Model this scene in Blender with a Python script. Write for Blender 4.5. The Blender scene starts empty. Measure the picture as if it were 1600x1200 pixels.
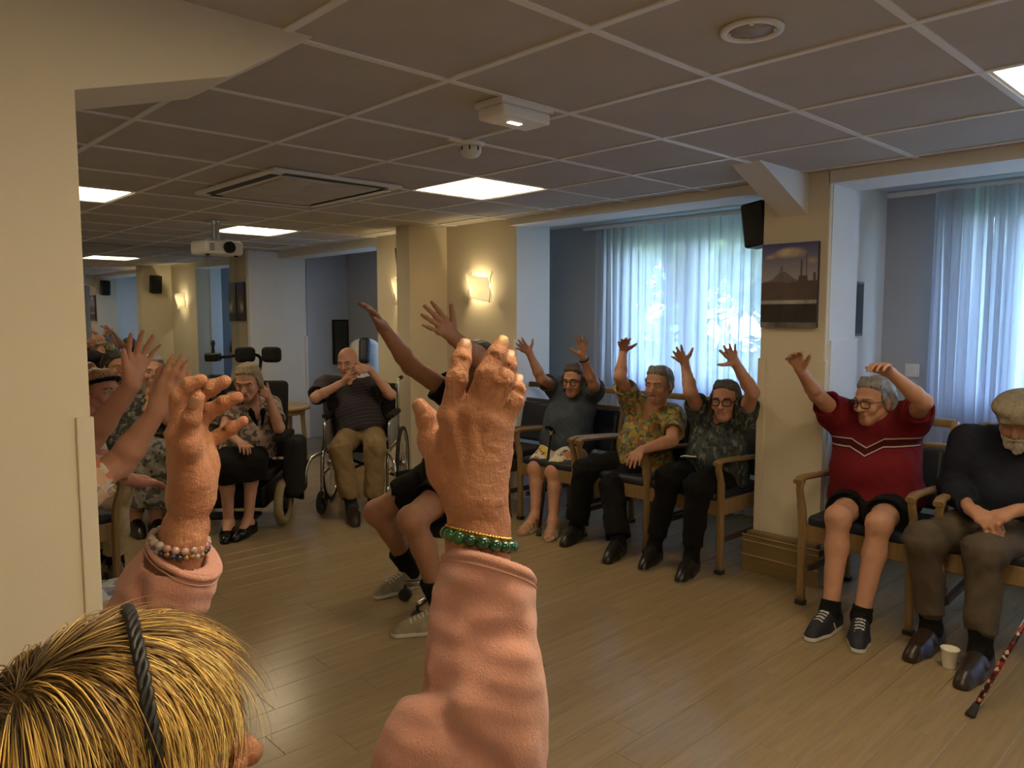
import bpy, bmesh, math, random, json
import numpy as np
from mathutils import Vector, Matrix

# ------------------------------------------------------------------ camera, world, light, exposure
SC = bpy.context.scene
COL = SC.collection
R = math.radians
cam = bpy.data.cameras.new('camera'); camo = bpy.data.objects.new('camera', cam); COL.objects.link(camo)
camo.location = (0, 0, 1.47); camo.rotation_euler = (R(85.05), 0, R(-43.4))
cam.sensor_width = 36; cam.lens = 26.775; cam.clip_start = .05
SC.camera = camo
SC.view_settings.view_transform = 'Standard'; SC.view_settings.look = 'None'
SC.view_settings.exposure = 0.98; SC.view_settings.gamma = 1.0; SC.view_settings.use_curve_mapping = False
W = bpy.data.worlds.new('sky'); SC.world = W; W.use_nodes = True
wn = W.node_tree.nodes; wl = W.node_tree.links
wn.clear()
wo = wn.new('ShaderNodeOutputWorld'); wb = wn.new('ShaderNodeBackground')
tc = wn.new('ShaderNodeTexCoord'); sx = wn.new('ShaderNodeSeparateXYZ'); cr = wn.new('ShaderNodeValToRGB')
cr.color_ramp.elements[0].color = (.58, .74, 1.0, 1); cr.color_ramp.elements[1].color = (.20, .42, 1.0, 1)
wl.new(tc.outputs['Generated'], sx.inputs[0]); wl.new(sx.outputs['Z'], cr.inputs[0]); wl.new(cr.outputs[0], wb.inputs[0])
wb.inputs[1].default_value = SKY_STRENGTH = 6.5
wl.new(wb.outputs[0], wo.inputs[0])
sun = bpy.data.lights.new('sun', 'SUN'); sun.energy = 4.2; sun.angle = R(.6); sun.color = (1, .95, .86)
suno = bpy.data.objects.new('sun', sun); COL.objects.link(suno)
suno.rotation_euler = Vector((.62, .25, -.74)).to_track_quat('-Z', 'Y').to_euler()   # from behind the building on to the trees
PANEL_STRENGTH = 6.5          # ceiling panels (emission)
PANEL_COLOR = (1.0, .80, .50)
SCONCE_STRENGTH = 7.0

rng = random.Random(7)
# ------------------------------------------------------------------ helpers
def thing(name, label, cat, loc=(0, 0, 0), rz=0, group=None):
    o = bpy.data.objects.new(name, None); COL.objects.link(o)
    o.location = loc; o.rotation_euler = (0, 0, rz); o.empty_display_size = .1
    o['label'] = label; o['category'] = cat
    if group: o['group'] = group
    return o
def tag(o, label, cat, group=None):
    o['label'] = label; o['category'] = cat
    if group: o['group'] = group
    return o
def obj(name, me, mat=None, parent=None):
    """mesh given in the parent's local frame"""
    if isinstance(me, bmesh.types.BMesh):
        m = bpy.data.meshes.new(name); me.normal_update(); me.to_mesh(m); me.free(); me = m
    if mat is not None:
        me.materials.clear()
        for x in (mat if isinstance(mat, (list, tuple)) else [mat]): me.materials.append(x)
    o = bpy.data.objects.new(name, me); COL.objects.link(o)
    if parent is not None: o.parent = parent
    return o
def structure(name, me, mat, parent=None):
    o = obj(name, me, mat, parent)
    if parent is None: o['kind'] = 'structure'
    return o
def copy_thing(root, loc, rz, label, group=None):
    r = root.copy(); COL.objects.link(r); r.location = loc; r.rotation_euler = (0, 0, rz); r['label'] = label
    if group: r['group'] = group
    for ch in list(root.children):
        c = ch.copy(); COL.objects.link(c); c.parent = r
        for g in ch.children:
            d = g.copy(); COL.objects.link(d); d.parent = c
    return r
def smooth(bm, on=True):
    for f in bm.faces: f.smooth = on
    return bm
def box(x0, x1, y0, y1, z0, z1, bev=0, bm=None, seg=2):
    b = bmesh.new()
    bmesh.ops.create_cube(b, size=1)
    bmesh.ops.scale(b, vec=(x1-x0, y1-y0, z1-z0), verts=b.verts)
    bmesh.ops.translate(b, vec=((x0+x1)/2, (y0+y1)/2, (z0+z1)/2), verts=b.verts)
    if bev > 0:
        bmesh.ops.bevel(b, geom=b.edges[:], offset=bev, segments=seg, profile=.5, affect='EDGES')
    if bm is None: return b
    merge(bm, b); return bm
def merge(bm, b):
    m = bpy.data.meshes.new('tmp'); b.to_mesh(m); b.free(); bm.from_mesh(m); bpy.data.meshes.remove(m)
    return bm
def prism(pts, z0, z1):
    """polygon pts (x,y) extruded in z"""
    b = bmesh.new(); lo = [b.verts.new((x, y, z0)) for x, y in pts]; hi = [b.verts.new((x, y, z1)) for x, y in pts]
    b.faces.new(lo[::-1]); b.faces.new(hi); n = len(pts)
    for i in range(n): b.faces.new((lo[i], lo[(i+1) % n], hi[(i+1) % n], hi[i]))
    bmesh.ops.recalc_face_normals(b, faces=b.faces); return b
def lathe(prof, n=24, cx=0, cy=0, bm=None, sx=1, sy=1):
    b = bm or bmesh.new(); rings = []
    for r, z in prof:
        rings.append([b.verts.new((cx+sx*r*math.cos(2*math.pi*i/n), cy+sy*r*math.sin(2*math.pi*i/n), z)) for i in range(n)])
    fs = []
    for a, c in zip(rings[:-1], rings[1:]):
        for i in range(n): fs.append(b.faces.new((a[i], a[(i+1) % n], c[(i+1) % n], c[i])))
    fs.append(b.faces.new(rings[0][::-1])); fs.append(b.faces.new(rings[-1]))
    for f in fs[:-2]: f.smooth = True
    bmesh.ops.recalc_face_normals(b, faces=fs)
    return b
def frames(path):
    P = [Vector(p) for p in path]; out = []; up = None
    for i, p in enumerate(P):
        t = (P[min(i+1, len(P)-1)]-P[max(i-1, 0)]).normalized()
        if up is None:
            ref = Vector((0, 0, 1)) if abs(t.z) < .9 else Vector((1, 0, 0))
            up = (ref-t*ref.dot(t)).normalized()
        else:
            up = (up-t*up.dot(t)).normalized()
        out.append((p, t, up, t.cross(up)))
    return out
def tube(path, r, n=8, closed=False, bm=None, sec=None, cap=True):
    """sweep: circle of radius r (number or list) or section sec [(a,b)] in (side,up)"""
    b = bm or bmesh.new(); rings = []
    fr = frames(path)
    for i, (p, t, u, s) in enumerate(fr):
        rr = r[i] if isinstance(r, (list, tuple)) else r
        if sec: ring = [b.verts.new(p+s*a*rr+u*c*rr) for a, c in sec]
        else: ring = [b.verts.new(p+(s*math.cos(2*math.pi*k/n)+u*math.sin(2*math.pi*k/n))*rr) for k in range(n)]
        rings.append(ring)
    m = len(rings[0]); fs = []
    pairs = list(zip(rings[:-1], rings[1:]))
    if closed: pairs.append((rings[-1], rings[0]))
    for a, c in pairs:
        for k in range(m): fs.append(b.faces.new((a[k], a[(k+1) % m], c[(k+1) % m], c[k])))
    for f in fs: f.smooth = True
    if cap and not closed:
        fs.append(b.faces.new(rings[0][::-1])); fs.append(b.faces.new(rings[-1]))
    bmesh.ops.recalc_face_normals(b, faces=fs)
    return b
def rsec(w, d, c=.25):
    """rounded rectangle section w (side) x d (up)"""
    k = min(w, d)*c; a, e = w/2, d/2; q = k*.3
    return [(a, e-k), (a-q, e-q), (a-k, e), (-a+k, e), (-a+q, e-q), (-a, e-k), (-a, -e+k), (-a+q, -e+q), (-a+k, -e), (a-k, -e), (a-q, -e+q), (a, -e+k)]
def bez(p, n=12):
    """Catmull-Rom through points"""
    P = [Vector(x) for x in p]; P = [P[0]*2-P[1]]+P+[P[-1]*2-P[-2]]; out = []
    for i in range(1, len(P)-2):
        for k in range(n):
            t = k/n; a, b, c, d = P[i-1], P[i], P[i+1], P[i+2]
            out.append(.5*((2*b)+(c-a)*t+(2*a-5*b+4*c-d)*t*t+(3*b-a-3*c+d)*t**3))
    out.append(P[-2]); return out
def mesh_np(name, V, F, mats=(), midx=None, attrs=None, smooth_=True):
    me = bpy.data.meshes.new(name); V = np.asarray(V, np.float32); F = np.asarray(F, np.int32)
    me.vertices.add(len(V)); me.vertices.foreach_set('co', V.ravel())
    k = F.shape[1]; me.loops.add(F.size); me.loops.foreach_set('vertex_index', F.ravel())
    me.polygons.add(len(F)); me.polygons.foreach_set('loop_start', np.arange(0, F.size, k, dtype=np.int32))
    for m in mats: me.materials.append(m)
    if midx is not None: me.polygons.foreach_set('material_index', np.asarray(midx, np.int32))
    if smooth_: me.polygons.foreach_set('use_smooth', np.ones(len(F), bool))
    for nm, (typ, a) in (attrs or {}).items():
        at = me.attributes.new(nm, typ, 'POINT')
        at.data.foreach_set('vector' if typ == 'FLOAT_VECTOR' else 'color' if typ == 'FLOAT_COLOR' else 'value', np.asarray(a, np.float32).ravel())
    me.update(calc_edges=True); return me

# ------------------------------------------------------------------ materials
class NT:
    def __init__(s, name):
        s.m = bpy.data.materials.new(name); s.m.use_nodes = True; s.t = s.m.node_tree; s.n = s.t.nodes; s.b = s.n['Principled BSDF']; s.out = s.n['Material Output']
    def new(s, typ, **kw):
        n = s.n.new(typ)
        for k, v in kw.items():
            if k.startswith('i_'): n.inputs[k[2:].replace('_', ' ')].default_value = v
            elif k.isdigit(): n.inputs[int(k)].default_value = v
            else: setattr(n, k, v)
        return n
    def l(s, a, b): s.t.links.new(a, b)
    def coord(s, kind='Object', scale=(1, 1, 1), attr=None, rot=(0, 0, 0)):
        if attr:
            a = s.new('ShaderNodeAttribute', attribute_name=attr); o = a.outputs['Vector']
        else: o = s.new('ShaderNodeTexCoord').outputs[kind]
        mp = s.new('ShaderNodeMapping'); mp.inputs['Scale'].default_value = scale; mp.inputs['Rotation'].default_value = rot; s.l(o, mp.inputs[0]); return mp.outputs[0]
    def ramp(s, fac, stops, interp='LINEAR'):
        r = s.new('ShaderNodeValToRGB'); cr = r.color_ramp; cr.interpolation = interp
        while len(cr.elements) < len(stops): cr.elements.new(.5)
        for e, (p, c) in zip(cr.elements, stops): e.position = p; e.color = (*c, 1)
        s.l(fac, r.inputs[0]); return r.outputs[0]
    def noise(s, co, scale, detail=3, rough=.5, dist=0):
        n = s.new('ShaderNodeTexNoise'); n.inputs['Scale'].default_value = scale; n.inputs['Detail'].default_value = detail; n.inputs['Roughness'].default_value = rough; n.inputs['Distortion'].default_value = dist
        s.l(co, n.inputs['Vector']); return n.outputs['Fac']
    def bump(s, h, strength=.3, dist=.01):
        b = s.new('ShaderNodeBump'); b.inputs['Strength'].default_value = strength; b.inputs['Distance'].default_value = dist; s.l(h, b.inputs['Height']); s.l(b.outputs[0], s.b.inputs['Normal'])
    def mix(s, fac, a, b):
        m = s.new('ShaderNodeMix', data_type='RGBA'); 
        if hasattr(fac, 'links'): s.l(fac, m.inputs[0])
        else: m.inputs[0].default_value = fac
        for i, x in ((6, a), (7, b)):
            if hasattr(x, 'links'): s.l(x, m.inputs[i])
            else: m.inputs[i].default_value = (*x, 1)
        return m.outputs[2]
    def math(s, op, a, b=0.0):
        m = s.new('ShaderNodeMath', operation=op)
        for i, x in ((0, a), (1, b)):
            if hasattr(x, 'links'): s.l(x, m.inputs[i])
            else: m.inputs[i].default_value = x
        return m.outputs[0]
    def base(s, x): s.l(x, s.b.inputs['Base Color'])
def plain(name, c, rough=.5, metal=0, var=.12, scale=8, bump=0, bscale=60, spec=None, coord='Object', sheen=0):
    t = NT(name); co = t.coord(coord)
    f = t.noise(co, scale, 4)
    t.base(t.ramp(f, [(.3, tuple(x*(1-var) for x in c)), (.7, tuple(min(1, x*(1+var)) for x in c))]))
    t.b.inputs['Roughness'].default_value = rough; t.b.inputs['Metallic'].default_value = metal
    if spec is not None: t.b.inputs['Specular IOR Level'].default_value = spec
    if sheen: t.b.inputs['Sheen Weight'].default_value = sheen
    if bump: t.bump(t.noise(co, bscale, 4), bump, .004)
    return t.m
def emis(name, c, s):
    t = NT(name); t.b.inputs['Base Color'].default_value = (.9, .88, .8, 1); t.b.inputs['Emission Color'].default_value = (*c, 1); t.b.inputs['Emission Strength'].default_value = s
    f = t.noise(t.coord('Object'), 3, 2); t.l(t.ramp(f, [(0, tuple(x*.97 for x in c)), (1, c)]), t.b.inputs['Emission Color']); return t.m
def wood(name, c1, c2, axis='X', rough=.4, sc=1):
    t = NT(name); s = {'X': (3, 40, 40), 'Y': (40, 3, 40), 'Z': (40, 40, 3)}[axis]
    co = t.coord('Object', tuple(x*sc for x in s)); f = t.noise(co, 1, 5, .6, 1.5)
    t.base(t.ramp(f, [(.3, c1), (.7, c2)])); t.b.inputs['Roughness'].default_value = rough; t.bump(f, .08, .002); return t.m

# joints in metres: one row of numbers per person
BODY_KEYS = ('hips', 'head', 'face')
SIDE_KEYS = ('sh', 'el', 'wr', 'hd', 'hn', 'hc', 'hs', 'ht', 'hp', 'kn', 'an', 'td')
PERSON_NAMES = ('red', 'cap', 'dark', 'flower', 'blue', 'instr', 'stripe', 'skirt', 'near', 'beige', 'spotted', 'darkhair', 'fg')
ROWS = (
  (4, 1.5, 0.54, 3.93, 1.518, 1.057, -0.958, 0.266, -0.103, 3.98, 1.703, 0.95, 3.746, 1.72, 1.084, 3.556, 1.722, 1.222, -0.715, -0.065, 0.696, -0.599, -0.456, -0.658, 0.35, 0.35, 0.2, 0.8, 0.5, 3.99, 1.584, 0.54, 3.595, 1.526, 0.52, 3.492, 1.505, 0.09, -1, 0.018, 0, 4.02, 1.361, 0.97, 3.805, 1.242, 1.082, 3.637, 1.33, 1.22, -0.854, 0.185, 0.486, -0.496, -0.007, -0.868, 0.5, 0.5, 0.3, 0.5, 0.3, 4.01, 1.416, 0.54, 3.619, 1.346, 0.52, 3.518, 1.373, 0.09, -0.941, -0.339, 0),
  (4, 0.93, 0.52, 3.9, 0.878, 1.028, -0.924, -0.026, -0.381, 3.98, 1.105, 0.898, 3.93, 1.141, 0.696, 3.68, 0.993, 0.641, -0.506, -0.839, -0.201, 0.526, -0.116, -0.842, 0.5, 0.7, 0.4, 0.3, 0.2, 3.987, 1.014, 0.52, 3.571, 1.134, 0.5, 3.62, 1.106, 0.09, -0.998, 0.059, 0, 4.04, 0.72, 0.93, 3.97, 0.66, 0.69, 3.7, 0.818, 0.668, -0.615, 0.711, -0.341, 0.492, 0.008, -0.871, 0.4, 0.7, 0.4, 0.3, 0.2, 4.013, 0.846, 0.52, 3.587, 0.91, 0.495, 3.513, 0.883, 0.09, -1, 0.029, 0),
  (4.12, 2.5, 0.51, 3.97, 2.374, 0.986, -0.955, -0.296, -0, 4.02, 2.574, 0.884, 3.82, 2.514, 1.039, 3.928, 2.63, 1.199, -0.786, -0.068, 0.615, -0.277, -0.85, -0.449, 0.1, 0.1, 0.1, 1.3, 1, 4.114, 2.585, 0.51, 3.737, 2.593, 0.532, 3.717, 2.68, 0.09, -0.959, -0.284, 0, 4.04, 2.295, 0.889, 3.895, 2.158, 1.056, 3.75, 2.186, 1.225, -0.755, -0.02, 0.656, -0.44, -0.726, -0.529, 0.08, 0.1, 0.1, 1.3, 1, 4.126, 2.415, 0.51, 3.734, 2.393, 0.511, 3.7, 2.408, 0.09, -0.964, -0.267, 0),
  (4.14, 3.06, 0.51, 4, 2.871, 1.047, -0.982, -0.179, -0.054, 4.04, 3.113, 0.914, 3.843, 3.056, 1.09, 3.985, 3.145, 1.255, -0.564, -0.496, 0.66, -0.399, -0.536, -0.744, 0.2, 0.25, 0.2, 1, 0.8, 4.135, 3.143, 0.51, 3.758, 3.273, 0.468, 3.725, 3.319, 0.09, -0.953, -0.302, 0, 4.06, 2.792, 0.848, 3.855, 2.661, 0.729, 3.63, 2.717, 0.69, -0.95, -0.21, -0.232, 0.186, 0.218, -0.958, 0.4, 0.5, 0.3, 0.7, 0.5, 4.145, 2.977, 0.51, 3.797, 3.077, 0.386, 3.664, 2.913, 0.09, -0.95, -0.312, 0),
  (4.16, 3.78, 0.53, 4.12, 3.7, 1.02, -0.942, -0.319, -0.103, 4.2, 3.953, 0.942, 3.965, 3.88, 1.027, 3.854, 3.894, 1.222, -0.811, -0.026, 0.584, -0.224, -0.909, -0.352, 0.1, 0.1, 0.1, 1.2, 1, 4.155, 3.865, 0.53, 3.804, 3.784, 0.396, 3.689, 3.668, 0.09, -0.986, -0.168, 0, 4.22, 3.596, 0.946, 4.029, 3.433, 1.014, 3.916, 3.437, 1.209, -0.285, -0.106, 0.953, -0.557, -0.791, -0.254, 0.1, 0.1, 0.1, 1.2, 1, 4.165, 3.695, 0.53, 3.816, 3.619, 0.391, 3.694, 3.501, 0.09, -0.83, -0.558, 0),
  (2.404, 2.957, 0.66, 2.415, 2.836, 1.242, -0.922, 0.387, -0, 2.479, 3.024, 1.059, 2.25, 3.117, 1.23, 2.07, 3.098, 1.43, -0.688, -0.301, 0.66, -0.724, 0.236, -0.648, 0.15, 0.2, 0.15, 1, 0.2, 2.422, 3.04, 0.66, 2.171, 3.329, 0.459, 2.387, 3.328, 0.09, -0.998, -0.056, 0, 2.407, 2.706, 1.046, 2.262, 2.572, 1.272, 2.028, 2.502, 1.387, -0.764, -0.062, 0.642, -0.022, 0.997, 0.071, 0.15, 0.15, 0.1, 1.3, 1.1, 2.385, 2.874, 0.66, 1.996, 2.774, 0.559, 2.162, 2.762, 0.09, -0.925, 0.38, 0),
  (3.22, 5.12, 0.55, 3.22, 5.317, 1.118, -0.779, -0.61, -0.147, 3.1, 5.445, 0.933, 2.892, 5.257, 0.859, 3.088, 5.151, 0.982, 0.142, -0.713, 0.687, 0.954, -0.087, -0.287, 0.6, 0.8, 0.4, 0.4, 0.4, 3.154, 5.173, 0.55, 2.87, 4.867, 0.523, 2.908, 4.777, 0.09, -0.406, -0.914, 0, 3.4, 5.203, 0.914, 3.359, 4.918, 0.876, 3.229, 5.018, 1.076, -0.962, -0.236, 0.136, -0.272, 0.851, -0.449, 0.6, 0.8, 0.4, 0.4, 0.4, 3.286, 5.067, 0.55, 3.072, 4.712, 0.533, 3.055, 4.717, 0.09, -0.431, -0.902, 0),
  (2.34, 5.28, 0.49, 2.24, 4.984, 1.041, -0.649, -0.686, -0.33, 2.2, 5.173, 0.879, 2.083, 5.003, 0.721, 2.073, 4.785, 0.67, 0.002, -0.997, -0.075, -0, 0.075, -0.997, 0.5, 0.5, 0.3, 0.5, 0.4, 2.256, 5.27, 0.49, 2.045, 4.924, 0.45, 2.077, 4.986, 0.09, -0.504, -0.864, 0, 2.5, 5.21, 0.839, 2.463, 4.993, 0.701, 2.392, 4.992, 0.915, -0.52, -0.611, 0.597, -0.539, 0.777, 0.326, 0.8, 0.9, 0.5, 0.4, 0.4, 2.424, 5.29, 0.49, 2.234, 4.94, 0.483, 2.195, 4.941, 0.09, -0.767, -0.641, 0),
  (0.34, 2.56, 0.52, 0.4, 2.56, 1.16, 0.995, -0.1, 0, 0.47, 2.4, 0.93, 0.685, 2.407, 1.046, 0.764, 2.306, 1.205, 0.259, -0.466, 0.846, 0.53, 0.801, 0.279, 0.1, 0.1, 0.1, 0.15, 0.1, 0.34, 2.475, 0.52, 0.74, 2.46, 0.53, 0.85, 2.45, 0.09, 0.998, -0.067, 0, 0.47, 2.72, 0.93, 0.689, 2.72, 1.082, 0.777, 2.569, 1.262, 0.157, -0.149, 0.976, 0.094, -0.982, -0.164, 0.2, 0.15, 0.1, 1.5, 0.3, 0.34, 2.645, 0.52, 0.74, 2.68, 0.53, 0.85, 2.68, 0.09, 1, 0, 0),
  (0.867, 4.424, 0.525, 1.167, 4.374, 1.085, 0.428, -0.904, 0, 1.027, 4.254, 0.885, 1.147, 4.204, 0.665, 1.327, 4.304, 0.585, 0.941, 0.314, -0.125, -0.119, -0.04, -0.992, 0.3, 0.4, 0.3, 0.6, 0.8, 0.867, 4.339, 0.525, 1.26, 4.52, 0.513, 1.257, 4.592, 0.09, -0.05, -0.999, 0, 1.027, 4.554, 0.885, 1.147, 4.604, 0.665, 1.327, 4.504, 0.585, 0.941, -0.314, -0.125, -0.119, 0.04, -0.992, 0.3, 0.4, 0.3, 0.6, 0.8, 0.867, 4.509, 0.525, 1.262, 4.725, 0.523, 1.248, 4.727, 0.09, 0.086, -0.996, 0),
  (1.793, 5.943, 0.334, 1.87, 5.732, 1.09, -0.198, -0.98, 0, 1.805, 5.863, 0.826, 1.712, 5.744, 0.596, 1.737, 5.515, 0.576, 0.123, -0.991, -0.058, -0.007, 0.057, -0.998, 0.4, 0.4, 0.3, 0.5, 0.8, 1.756, 6.019, 0.334, 1.729, 5.522, 0.54, 1.648, 5.505, 0.09, -0.146, -0.989, 0, 1.932, 5.605, 0.846, 1.834, 5.354, 0.783, 1.74, 5.374, 0.976, 0.264, -0.249, 0.932, -0.047, 0.962, 0.27, 0.15, 0.15, 0.1, 0.5, 0.8, 1.831, 5.867, 0.334, 1.804, 5.382, 0.532, 1.75, 5.408, 0.09, -0.081, -0.997, 0),
  (1.736, 6.443, 0.429, 1.816, 6.403, 1.089, 0.252, -0.968, 0, 1.796, 6.253, 0.849, 1.876, 6.203, 0.609, 2.076, 6.323, 0.549, 0.941, 0.314, -0.125, -0.119, -0.04, -0.992, 0.3, 0.4, 0.3, 0.6, 0.8, 1.746, 6.358, 0.429, 2.156, 6.303, 0.52, 2.216, 6.303, 0.09, 1, 0, 0, 1.756, 6.593, 0.849, 1.876, 6.643, 0.609, 2.076, 6.523, 0.549, 0.941, -0.314, -0.125, -0.119, 0.04, -0.992, 0.3, 0.4, 0.3, 0.6, 0.8, 1.726, 6.527, 0.429, 2.156, 6.523, 0.52, 2.216, 6.523, 0.09, 1, 0, 0),
  (0.12, 0.737, 0.423, 0.198, 0.721, 1.068, 0.978, -0.197, 0.063, 0.221, 0.584, 0.872, 0.442, 0.524, 1.025, 0.47, 0.546, 1.262, 0.104, 0.02, 0.994, 0.681, 0.728, -0.086, 0.15, 0.2, 0.15, 1, 0.8, 0.131, 0.653, 0.423, 0.54, 0.55, 0.547, 0.619, 0.534, 0.122, 0.98, -0.198, 0, 0.181, 0.887, 0.845, 0.283, 0.99, 1.01, 0.333, 0.926, 1.217, 0.138, -0.169, 0.976, 0.714, -0.666, -0.216, 0.15, 0.2, 0.15, 1, 0.8, 0.109, 0.821, 0.423, 0.58, 0.746, 0.547, 0.658, 0.73, 0.122, 0.98, -0.198, 0),
)
def read_row(row):
    it = iter(row); take = lambda n: [next(it) for _ in range(n)]
    J = {k: take(3) for k in BODY_KEYS}
    for s in 'RL':
        for k in SIDE_KEYS: J[k+s] = take(1 if k in ('hs', 'ht') else 3)
    return J
POSE = {n: read_row(r) for n, r in zip(PERSON_NAMES, ROWS)}
# close-up hands: wrist, forearm, then four joints per finger
HAND_ROWS = (
  (0.4719, 0.5504, 1.2892, 0.4715, 0.5463, 1.2522, 0.452, 0.5631, 1.3771, 0.4553, 0.5572, 1.4127, 0.4646, 0.5616, 1.4303, 0.474, 0.568, 1.4422, 0.4649, 0.5472, 1.3811, 0.4718, 0.5338, 1.4162, 0.4848, 0.5347, 1.4343, 0.4962, 0.5391, 1.4454, 0.4792, 0.5397, 1.3738, 0.4889, 0.5294, 1.4112, 0.4996, 0.5346, 1.4239, 0.5078, 0.5415, 1.4301, 0.493, 0.5366, 1.3647, 0.5025, 0.5278, 1.3896, 0.5084, 0.5304, 1.4001, 0.5133, 0.5347, 1.4052, 0.4586, 0.5779, 1.3215, 0.4549, 0.5942, 1.3485, 0.4521, 0.5995, 1.3705, 0.4474, 0.6055, 1.3837),
  (0.3393, 0.9236, 1.2481, 0.3315, 0.9255, 1.2019, 0.3227, 0.9084, 1.3358, 0.3228, 0.9063, 1.3773, 0.3334, 0.8981, 1.3922, 0.3435, 0.8892, 1.3981, 0.3341, 0.9189, 1.3404, 0.3467, 0.9112, 1.3768, 0.3595, 0.9004, 1.3874, 0.3716, 0.8899, 1.3949, 0.3462, 0.9299, 1.3318, 0.3659, 0.9226, 1.3573, 0.3789, 0.9114, 1.3666, 0.3912, 0.9006, 1.3736, 0.3582, 0.9346, 1.3157, 0.3776, 0.9269, 1.324, 0.3897, 0.9167, 1.3343, 0.4005, 0.9074, 1.343, 0.3359, 0.9057, 1.2789, 0.3275, 0.8911, 1.3223, 0.3286, 0.883, 1.3558, 0.3351, 0.8769, 1.3787),
)
def read_hand(row):
    p = [row[i:i+3] for i in range(0, len(row), 3)]; H = {'W': p[:1], 'fore': p[1:2]}
    for i, n in enumerate(('index', 'middle', 'ring', 'pinky', 'thumb')): H[n] = p[2+4*i:6+4*i]
    return H
HAND_R, HAND_L = [read_hand(r) for r in HAND_ROWS]
SLEEVE = dict(R=((0.4738, 0.5397, 1.238), (0.4679, 0.5378, 1.1981), (0.4612, 0.5323, 1.1573), (0.4537, 0.5257, 1.1115), (0.4438, 0.52, 1.0671), (0.4302, 0.52, 1.0164)), rR=(0.0375, 0.0425, 0.047, 0.0505, 0.054, 0.06), L=((0.3281, 0.9275, 1.1919), (0.3173, 0.9397, 1.1501), (0.3093, 0.956, 1.1075), (0.2911, 0.9875, 1.054), (0.275, 1.0032, 0.9998)), rL=(0.0405, 0.041, 0.044, 0.05, 0.055), tiltR=(0.4064, 0.1387, 0), tiltL=(0.1267, -0.2299, 0), folds=(((0.4161, 0.5342, 1.14), (0.3902, 0.5392, 1.0927), 0.016, '+'), ((0.3872, 0.5445, 1.113), (0.4124, 0.5022, 1.132), 0.013, '+'), ((0.4124, 0.5022, 1.132), (0.4425, 0.468, 1.084), 0.012, '+'), ((0.3806, 0.5476, 1.087), (0.3982, 0.5119, 1.1009), 0.014, '+'), ((0.3725, 0.5526, 1.0639), (0.3929, 0.5146, 1.0812), 0.014, '+'), ((0.4051, 0.5439, 1.1342), (0.4027, 0.5081, 1.1392), 0.01, '-'), ((0.4014, 0.5067, 1.1167), (0.4251, 0.474, 1.0768), 0.01, '-'), ((0.4182, 0.5266, 1.2083), (0.4422, 0.4969, 1.2191), 0.011, '-'), ((0.4289, 0.4993, 1.1808), (0.4591, 0.4855, 1.1881), 0.01, '-'), ((0.2804, 0.9476, 1.0982), (0.3124, 0.9027, 1.0909), 0.012, '-'), ((0.2638, 0.9766, 1.0941), (0.2922, 0.9254, 1.1211), 0.018, '+'), ((0.2812, 0.9265, 1.1585), (0.2846, 0.9192, 1.125), 0.008, '-')), hemR=0.0372, hemL=0.0398,
  bracelets=dict(jade=((0.4709, 0.5447, 1.2571), (0.2827, 0.0079, 0.9)), gold=((0.4713, 0.5452, 1.2644), (0.2827, 0.0079, 0.9)), pink=((0.3271, 0.9299, 1.2042), (0.1546, -0.215, 0.9)), amber=((0.3267, 0.9294, 1.1965), (0.1546, -0.215, 0.9))))
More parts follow.
